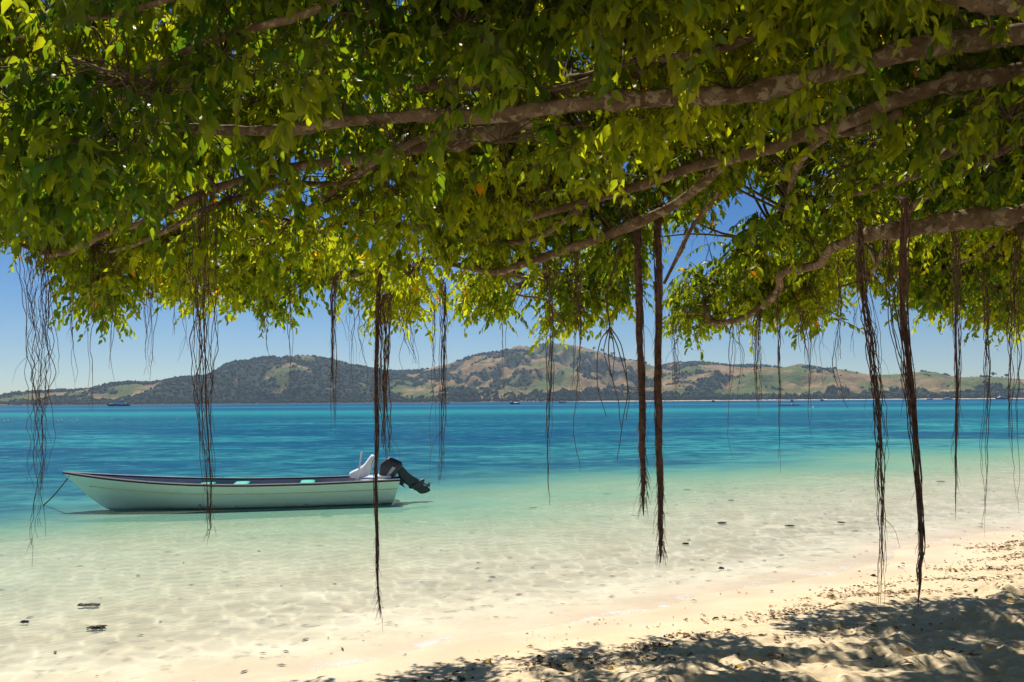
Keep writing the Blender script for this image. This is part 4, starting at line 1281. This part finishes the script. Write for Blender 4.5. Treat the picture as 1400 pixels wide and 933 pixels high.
# left cluster by the frame edge
root_bundle([(52, 300, 6.3), (50, 450, 6.3), (52, 600, 6.3), (45, 775, 6.3)], 26, 0.15, 0.085, 0.03, 0.0024, ends=0.45, twist=0.6, wav=0.05, hairs=40)
root_bundle([(98, 380, 7.6), (100, 440, 7.6), (104, 535, 7.6)], 5, 0.06, 0.05, 0.04, 0.0026, wav=0.04)
root_bundle([(122, 395, 7.2), (122, 480, 7.2), (123, 640, 7.2)], 4, 0.04, 0.03, 0.005, 0.0025, ends=0.6, wav=0.03)
root_bundle([(150, 410, 7.8), (150, 440, 7.8), (155, 520, 7.8)], 4, 0.05, 0.04, 0.03, 0.0025, wav=0.04)
root_bundle([(203, 330, 7.4), (203, 430, 7.4), (204, 535, 7.4)], 14, 0.05, 0.05, 0.03, 0.0027, wav=0.03, hairs=20)
root_bundle([(243, 400, 8), (240, 450, 8), (236, 495, 8)], 4, 0.05, 0.05, 0.04, 0.0024, wav=0.04)
root_bundle([(279, 240, 6.1), (281, 350, 6.2), (284, 520, 6.2), (287, 690, 6.2), (286, 735, 6.2)], 20, 0.06, 0.075, 0.025, 0.0025, ends=0.4, twist=0.8, wav=0.04, hairs=40, core=0.005)
root_bundle([(265, 380, 6.8), (266, 430, 6.8), (270, 520, 6.8)], 9, 0.08, 0.09, 0.04, 0.0022, wav=0.05)
root_bundle([(360, 410, 8), (362, 450, 8), (370, 490, 8)], 5, 0.05, 0.06, 0.06, 0.0023, wav=0.04)
root_bundle([(400, 400, 7.6), (400, 470, 7.6), (399, 560, 7.6)], 4, 0.03, 0.025, 0.005, 0.0026, ends=0.5)
root_bundle([(457, 390, 7.2), (457, 470, 7.2), (456, 600, 7.2)], 12, 0.025, 0.022, 0.012, 0.003, ends=0.4, wav=0.015, hairs=50)
root_bundle([(482, 400, 7.8), (485, 450, 7.8), (487, 540, 7.8)], 8, 0.10, 0.08, 0.05, 0.0022, wav=0.05)
root_bundle([(519, 372, 7.3), (518, 440, 7.2), (516, 560, 7.1), (514, 690, 7.0), (516, 800, 7.0), (519, 846, 7.0)], 14, 0.016, 0.016, 0.008, 0.0027, core=0.009, ends=0.25, twist=4, wav=0.006, hairs=160)
root_bundle([(526, 420, 7.2), (524, 500, 7.2), (526, 590, 7.2), (530, 625, 7.2)], 26, 0.055, 0.06, 0.03, 0.0029, ends=0.6, wav=0.022, hairs=60)
root_bundle([(560, 430, 7.8), (562, 470, 7.8), (566, 520, 7.8)], 7, 0.12, 0.10, 0.05, 0.0022, wav=0.05)
root_bundle([(592, 410, 7.4), (594, 520, 7.4), (590, 650, 7.4)], 5, 0.03, 0.035, 0.03, 0.0025, ends=0.5, wav=0.03)
root_bundle([(607, 400, 7.0), (606, 470, 7.0), (605, 600, 7.0), (601, 672, 7.0)], 11, 0.02, 0.022, 0.02, 0.0027, ends=0.4, wav=0.018, hairs=50)
root_bundle([(688, 440, 8.4), (690, 480, 8.4), (694, 545, 8.4)], 3, 0.03, 0.03, 0.03, 0.0023, wav=0.03)
root_bundle([(750, 380, 7.0), (752, 470, 7.0), (749, 580, 7.0), (748, 690, 7.0)], 7, 0.035, 0.03, 0.022, 0.0032, ends=0.4, wav=0.02)
root_bundle([(787, 350, 7.4), (790, 450, 7.4), (788, 560, 7.4)], 12, 0.04, 0.045, 0.05, 0.0027, ends=0.6, wav=0.03)
root_bundle([(789, 520, 7.4), (787, 590, 7.4), (794, 640, 7.4), (784, 690, 7.4), (771, 727, 7.4)], 1, 0.004, 0.004, 0.004, 0.0036, wav=0.015)
forked([(848, 300, 7.2), (845, 350, 7.2), (830, 400, 7.2), (834, 452, 7.2)],
       [[(834, 448, 7.2), (820, 470, 7.2), (816, 520, 7.2), (828, 570, 7.2)], [(834, 450, 7.2), (832, 490, 7.2), (843, 540, 7.2), (849, 585, 7.2)], [(835, 452, 7.2), (846, 480, 7.2), (858, 530, 7.2), (850, 580, 7.2), (843, 630, 7.2)], [(834, 452, 7.2), (840, 480, 7.2), (838, 515, 7.2)], [(834, 446, 7.2), (826, 480, 7.2), (836, 515, 7.2)], [(835, 448, 7.2), (850, 475, 7.2), (859, 530, 7.2), (856, 575, 7.2)]], 0.0085)
root_bundle([(871, 310, 7.2), (872, 400, 7.2), (875, 500, 7.2), (878, 600, 7.2), (880, 660, 7.2), (880, 705, 7.2)], 20, 0.030, 0.028, 0.014, 0.0028, core=0.026, ends=0.2, twist=3, wav=0.009, hairs=320)
root_bundle([(899, 300, 7.2), (900, 380, 7.2), (901, 500, 7.2), (902, 620, 7.2), (904, 720, 7.2), (903, 770, 7.2)], 20, 0.036, 0.028, 0.012, 0.0028, core=0.027, ends=0.2, twist=3, wav=0.009, hairs=320)
root_bundle([(922, 440, 8.2), (925, 480, 8.2), (928, 560, 8.2)], 6, 0.04, 0.045, 0.03, 0.0024, wav=0.035)
root_bundle([(945, 310, 8.4), (960, 330, 8.4), (975, 390, 8.4)], 5, 0.08, 0.09, 0.07, 0.0023, wav=0.05)
root_bundle([(999, 440, 8.6), (1000, 490, 8.6), (995, 570, 8.6), (1003, 628, 8.6)], 3, 0.02, 0.02, 0.008, 0.0038, ends=0.5, wav=0.02)
root_bundle([(1012, 455, 8.6), (1014, 490, 8.6), (1010, 550, 8.6)], 3, 0.03, 0.03, 0.03, 0.0024, wav=0.03)
root_bundle([(1037, 440, 8.4), (1037, 500, 8.4), (1038, 570, 8.4)], 14, 0.022, 0.035, 0.02, 0.0026, ends=0.5, wav=0.02, hairs=30)
root_bundle([(1064, 410, 7.8), (1067, 470, 7.8), (1066, 560, 7.8), (1066, 648, 7.8)], 5, 0.012, 0.012, 0.018, 0.0034, ends=0.35, wav=0.012)
root_bundle([(1100, 440, 8.0), (1105, 500, 8.0), (1110, 600, 8.0)], 12, 0.05, 0.05, 0.02, 0.0025, ends=0.7, wav=0.03)
root_bundle([(1120, 440, 8.0), (1117, 480, 8.0), (1122, 530, 8.0)], 5, 0.05, 0.06, 0.06, 0.0022, wav=0.04)
root_bundle([(1147, 370, 7.6), (1146, 440, 7.6), (1142, 500, 7.6), (1158, 560, 7.6)], 4, 0.01, 0.02, 0.06, 0.0032, ends=0.5, wav=0.02, hairs=20)
root_bundle([(1172, 420, 8.4), (1173, 450, 8.4), (1170, 490, 8.4)], 4, 0.06, 0.06, 0.04, 0.0021, wav=0.05)
# big ropes on the right
root_bundle([(1177, 320, 6.6), (1181, 390, 6.6), (1192, 470, 6.6), (1201, 560, 6.6), (1206, 640, 6.6), (1207, 740, 6.6), (1203, 838, 6.6)], 22, 0.016, 0.046, 0.028, 0.0032, core=0.006, ends=0.42, twist=1.2, wav=0.026, hairs=30)
root_bundle([(1239, 290, 6.3), (1236, 400, 6.5), (1248, 520, 6.6), (1252, 620, 6.6), (1257, 740, 6.6), (1256, 790, 6.6), (1253, 835, 6.6)], 22, 0.036, 0.034, 0.014, 0.0036, core=0.015, ends=0.2, twist=3.5, wav=0.013, hairs=40)
root_bundle([(1214, 340, 6.8), (1218, 400, 6.7), (1226, 470, 6.6), (1240, 540, 6.6), (1249, 600, 6.6)], 9, 0.05, 0.05, 0.02, 0.0034, ends=0.2, wav=0.03)
root_bundle([(1304, 320, 6.6), (1306, 450, 6.8), (1305, 600, 6.8), (1306, 712, 6.8)], 10, 0.030, 0.034, 0.030, 0.0027, ends=0.35, twist=1.5, wav=0.015, core=0.008, hairs=30)
root_bundle([(1346, 390, 7.2), (1347, 500, 7.2), (1345, 620, 7.2), (1346, 735, 7.2)], 9, 0.05, 0.028, 0.012, 0.0029, ends=0.45, wav=0.02)
root_bundle([(1390, 300, 6.8), (1389, 450, 6.8), (1387, 600, 6.8), (1389, 745, 6.8)], 10, 0.03, 0.04, 0.022, 0.0028, ends=0.4, wav=0.022)
# fine roots that stay inside the crown
for (a_, b0_, b1_, z_) in [(552, 160, 260, 5.5), (832, 150, 290, 5.2), (1190, 160, 250, 5.8), (690, 190, 250, 5.8), (1365, 130, 250, 5.6), (140, 240, 345, 6.0), (318, 210, 330, 6.3), (620, 280, 360, 7.2)]:
    root_bundle([(a_, b0_, z_), (a_ + 3, (b0_ + b1_) / 2, z_), (a_ + 1, b1_, z_)], 6, 0.01, 0.02, 0.03, 0.003, wav=0.02, ends=0.5)

# ================================================================== THINGS ON THE SAND AND IN THE SHALLOWS
def gh1(x, y):
    return float(ground_h(np.array([x]), np.array([y]))[0])


def ground_at(px, py):
    z_ = 0.0
    for _ in range(8):
        p = on_z(px, py, z_)
        z_ = gh1(p.x, p.y)
    return p.x, p.y, z_


# leaf litter: thousands of dry scraps along the wrack line and under the tree
n = 110000
lx = RNG.uniform(-3.2, 9.5, n); ly = RNG.uniform(4.6, 16.5, n); ld = shore_d(lx, ly)
dens = np.exp(-((ld + 1.55) / 0.45) ** 2) * 1.0 + 0.18 * sstep(-1.0, -2.4, ld) + 0.06 * np.exp(-((ld + 0.2) / 0.5) ** 2)
dens *= sstep(0.48, 0.62, fbm(lx * 1.8, ly * 3.4, 3, 501)) * 0.9 + 0.035
okl = (ld < -0.1) & (RNG.random(n) < dens)
lx, ly = lx[okl], ly[okl]
lz = ground_h(lx, ly)
n = len(lx); print("litter", n)
az_ = RNG.uniform(0, 6.283, n)
ax_ = np.stack([np.cos(az_), np.sin(az_), RNG.normal(0, 0.22, n)], 1); ax_ = unit(ax_)
up_ = RNG.normal(0, 0.35, (n, 3)) + (0, 0, 1); nr_ = unit(up_ - ax_ * np.sum(up_ * ax_, 1)[:, None])
ln_ = RNG.uniform(0.02, 0.075, n) * np.where(RNG.random(n) < 0.5, 0.6, 1)
pal = np.array([(0.13, 0.065, 0.025), (0.24, 0.12, 0.035), (0.36, 0.19, 0.05), (0.08, 0.05, 0.025)])
tt_ = pal[RNG.integers(0, 4, n)] * RNG.uniform(0.75, 1.25, (n, 1))
v, q, t, a_ = leaf_batch(np.stack([lx, ly, lz + 0.008], 1), ax_, nr_, ln_, ln_ * RNG.uniform(0.25, 0.6, n), tt_)
m, nt, bs, out = mat_new("dry_leaf")
N = NT(nt)
N.put(bs.inputs['Base Color'], N.n("Attribute", _attribute_name="tint").outputs['Color'])
bs.inputs['Roughness'].default_value = 0.8
M_DRY = m
tag(link("leaf_litter", mesh_np("leaf_litter", v, q, t, True, {"tint": a_}), M_DRY), "brown dry leaf scraps strewn along the wrack line and shaded sand", "leaf litter", kind="stuff")

# single fallen leaves that catch the eye
FALL = [(662, 906, "yellow leaf on the shaded sand nearest the waterline", (0.62, 0.36, 0.03)), (832, 914, "yellow leaf on a sunlit patch under the tree", (0.60, 0.38, 0.03)), (786, 894, "pale yellow leaf between the sunlit patches", (0.50, 0.36, 0.05)),
        (1003, 917, "orange yellow leaf lying at the bottom in a long sun fleck", (0.60, 0.33, 0.02)), (1151, 857, "yellow leaf in shade under the thick hanging root", (0.58, 0.40, 0.03)), (1186, 801, "tan curled leaf on bright sand beyond the hanging root", (0.42, 0.22, 0.05)),
        (1271, 776, "yellow leaf on bright sand beside the twisted root", (0.62, 0.44, 0.05)), (1295, 778, "golden leaf on bright sand past the twisted root", (0.58, 0.38, 0.06)), (1376, 824, "yellow leaf on bright sand by the shadow edge", (0.62, 0.42, 0.04)),
        (1267, 813, "ochre leaf on bright sand just above the shadow edge", (0.50, 0.33, 0.05)), (1252, 911, "brown leaf half sunk in trampled shaded sand", (0.24, 0.14, 0.06)), (1378, 936, None, None)]
for px_, py_, lab, cl_ in FALL:
    if lab is None: continue
    x, y, z_ = ground_at(px_, py_)
    az_ = RNG.uniform(0, 6.283)
    ax1 = unit(np.array([(math.cos(az_), math.sin(az_), 0.12)])); nr1 = unit(np.cross(np.array([(-math.sin(az_), math.cos(az_), 0.25)]), ax1)); nr1 *= np.sign(nr1[:, 2:3])
    v, q, t, a_ = leaf_batch(np.zeros((1, 3)), ax1, nr1, np.array([0.10]), np.array([0.05]), np.array([cl_]))
    tag(link("fallen_leaf", mesh_np("fallen_leaf", v, q, t, True, {"tint": a_}), M_DRY, loc=(x, y, z_ + 0.015)), lab, "leaf", "bright fallen leaves on the sand")

m_weed = simple_mat("dead_seaweed", (0.030, 0.028, 0.030), 0.7, var=0.4, scale=30)


def seaweed_mesh(lx_, ly_, n_, seed_):
    g = np.random.default_rng(seed_)
    b = MB()
    for i in range(n_ * 3):
        p0 = np.array((np.clip(g.normal(0, 0.22), -.45, .45) * lx_, np.clip(g.normal(0, 0.20), -.4, .4) * ly_, g.uniform(0.002, 0.02)))
        an = g.normal(0, 0.9); l_ = g.uniform(0.16, 0.40) * lx_
        dv = np.array((math.cos(an), math.sin(an) * 0.6, 0)) * l_
        pts = smooth_path([p0 - dv * .5, p0 + (0, g.normal(0, .15) * l_, 0.006), p0 + dv * .5], 7)
        w_ = g.uniform(0.003, 0.010) * np.array((.3, .8, 1, 1, 1, .7, .2))
        nrm = np.array((-math.sin(an), math.cos(an), 0.2))
        L1 = pts + nrm * w_[:, None]; L2 = pts - nrm * w_[:, None]
        th = np.array((0, 0, 0.006))
        v = np.concatenate([L1, L2, L1 + th, L2 + th]); j = np.arange(6)
        b.add(v, np.concatenate([np.stack([j, j + 1, 8 + j, 7 + j], -1), np.stack([14 + j, 21 + j, 22 + j, 15 + j], -1), np.stack([j, 14 + j, 15 + j, j + 1], -1), np.stack([7 + j, 8 + j, 22 + j, 21 + j], -1)]))
    return b.mesh("seaweed_tuft")


WEED = [(132, 863, 0.42, 0.16, 46, "dark oval clump of seaweed in the clear shallows nearest the lower corner"), (122, 831, 0.60, 0.16, 44, "long ragged dark seaweed strip just beyond the oval clump"), (34, 855, 0.22, 0.08, 14, "small dark weed scrap beside the ragged seaweed strip"),
        (987, 718, 0.40, 0.26, 30, "ragged dark seaweed clump on pale sand beyond the thick hanging roots"), (1080, 723, 0.42, 0.10, 14, "thin dark seaweed strand on the pale shallows"), (939, 671, 0.42, 0.16, 20, "dark seaweed patch at the edge of the blue water"),
        (829, 676, 0.50, 0.16, 20, "flat dark seaweed patch between two hanging roots"), (937, 747, 0.26, 0.09, 16, "short dark weed scrap right of the longest hanging root"), (986, 782, 0.20, 0.08, 14, "little dark weed scrap near the waterline"),
        (1286, 660, 0.60, 0.09, 16, "long slim dark weed strand between two hanging roots at the far end of the beach"), (446, 707, 0.60, 0.16, 16, "reddish weed strand under the white boat"), (545, 691, 0.55, 0.16, 22, "greenish brown weed mat behind the stern of the boat"),
        (729, 696, 0.45, 0.10, 14, "slim weed strand past the stern in pale water"), (1000, 686, 0.30, 0.10, 12, "small weed scrap beyond the ragged clump"), (1150, 718, 0.34, 0.09, 12, "faint weed streak near the thick right root")]
for i, (px_, py_, lx_, ly_, n_, lab) in enumerate(WEED):
    p = on_z(px_, py_, -0.02)
    zg = min(gh1(p.x, p.y), -0.03)
    p2 = on_z(px_, py_, zg)
    o = link("seaweed_tuft", seaweed_mesh(lx_ * 0.36, ly_ * 0.5, n_, 900 + i), m_weed, loc=(p2.x, p2.y, min(gh1(p2.x, p2.y), -0.012) + 0.012))
    tag(o, lab, "seaweed", "dark seaweed clumps in the shallows")
# fine scraps scattered through the shallows
g = np.random.default_rng(55)
b = MB(); cnt = 0
while cnt < 420:
    d_ = 0.15 + g.random() ** 1.6 * 9; s_ = g.uniform(-6, 20)
    x = -2.2 + 0.8 * s_ - 0.6 * d_; y = 7.0 + 0.6 * s_ + 0.8 * d_
    dz_ = float(shore_d(np.array([x]), np.array([y]))[0])
    if dz_ < 0.1: continue
    cnt += 1
    l_ = g.uniform(0.015, 0.06) * (1 + d_ * 0.06); w_ = l_ * g.uniform(0.12, 0.4); a_ = g.normal(0, 0.6)
    zg = gh1(x, y) + 0.008
    c_, s2 = math.cos(a_), math.sin(a_)
    b.add([(x - c_ * l_, y - s2 * l_, zg), (x + s2 * w_, y - c_ * w_, zg + .004), (x + c_ * l_, y + s2 * l_, zg + .002), (x - s2 * w_, y + c_ * w_, zg + .006)], [(0, 1, 2, 3)])
tag(b.build("weed_scraps", m_weed), "fine dark weed scraps scattered over the sandy shallows", "seaweed", kind="stuff")
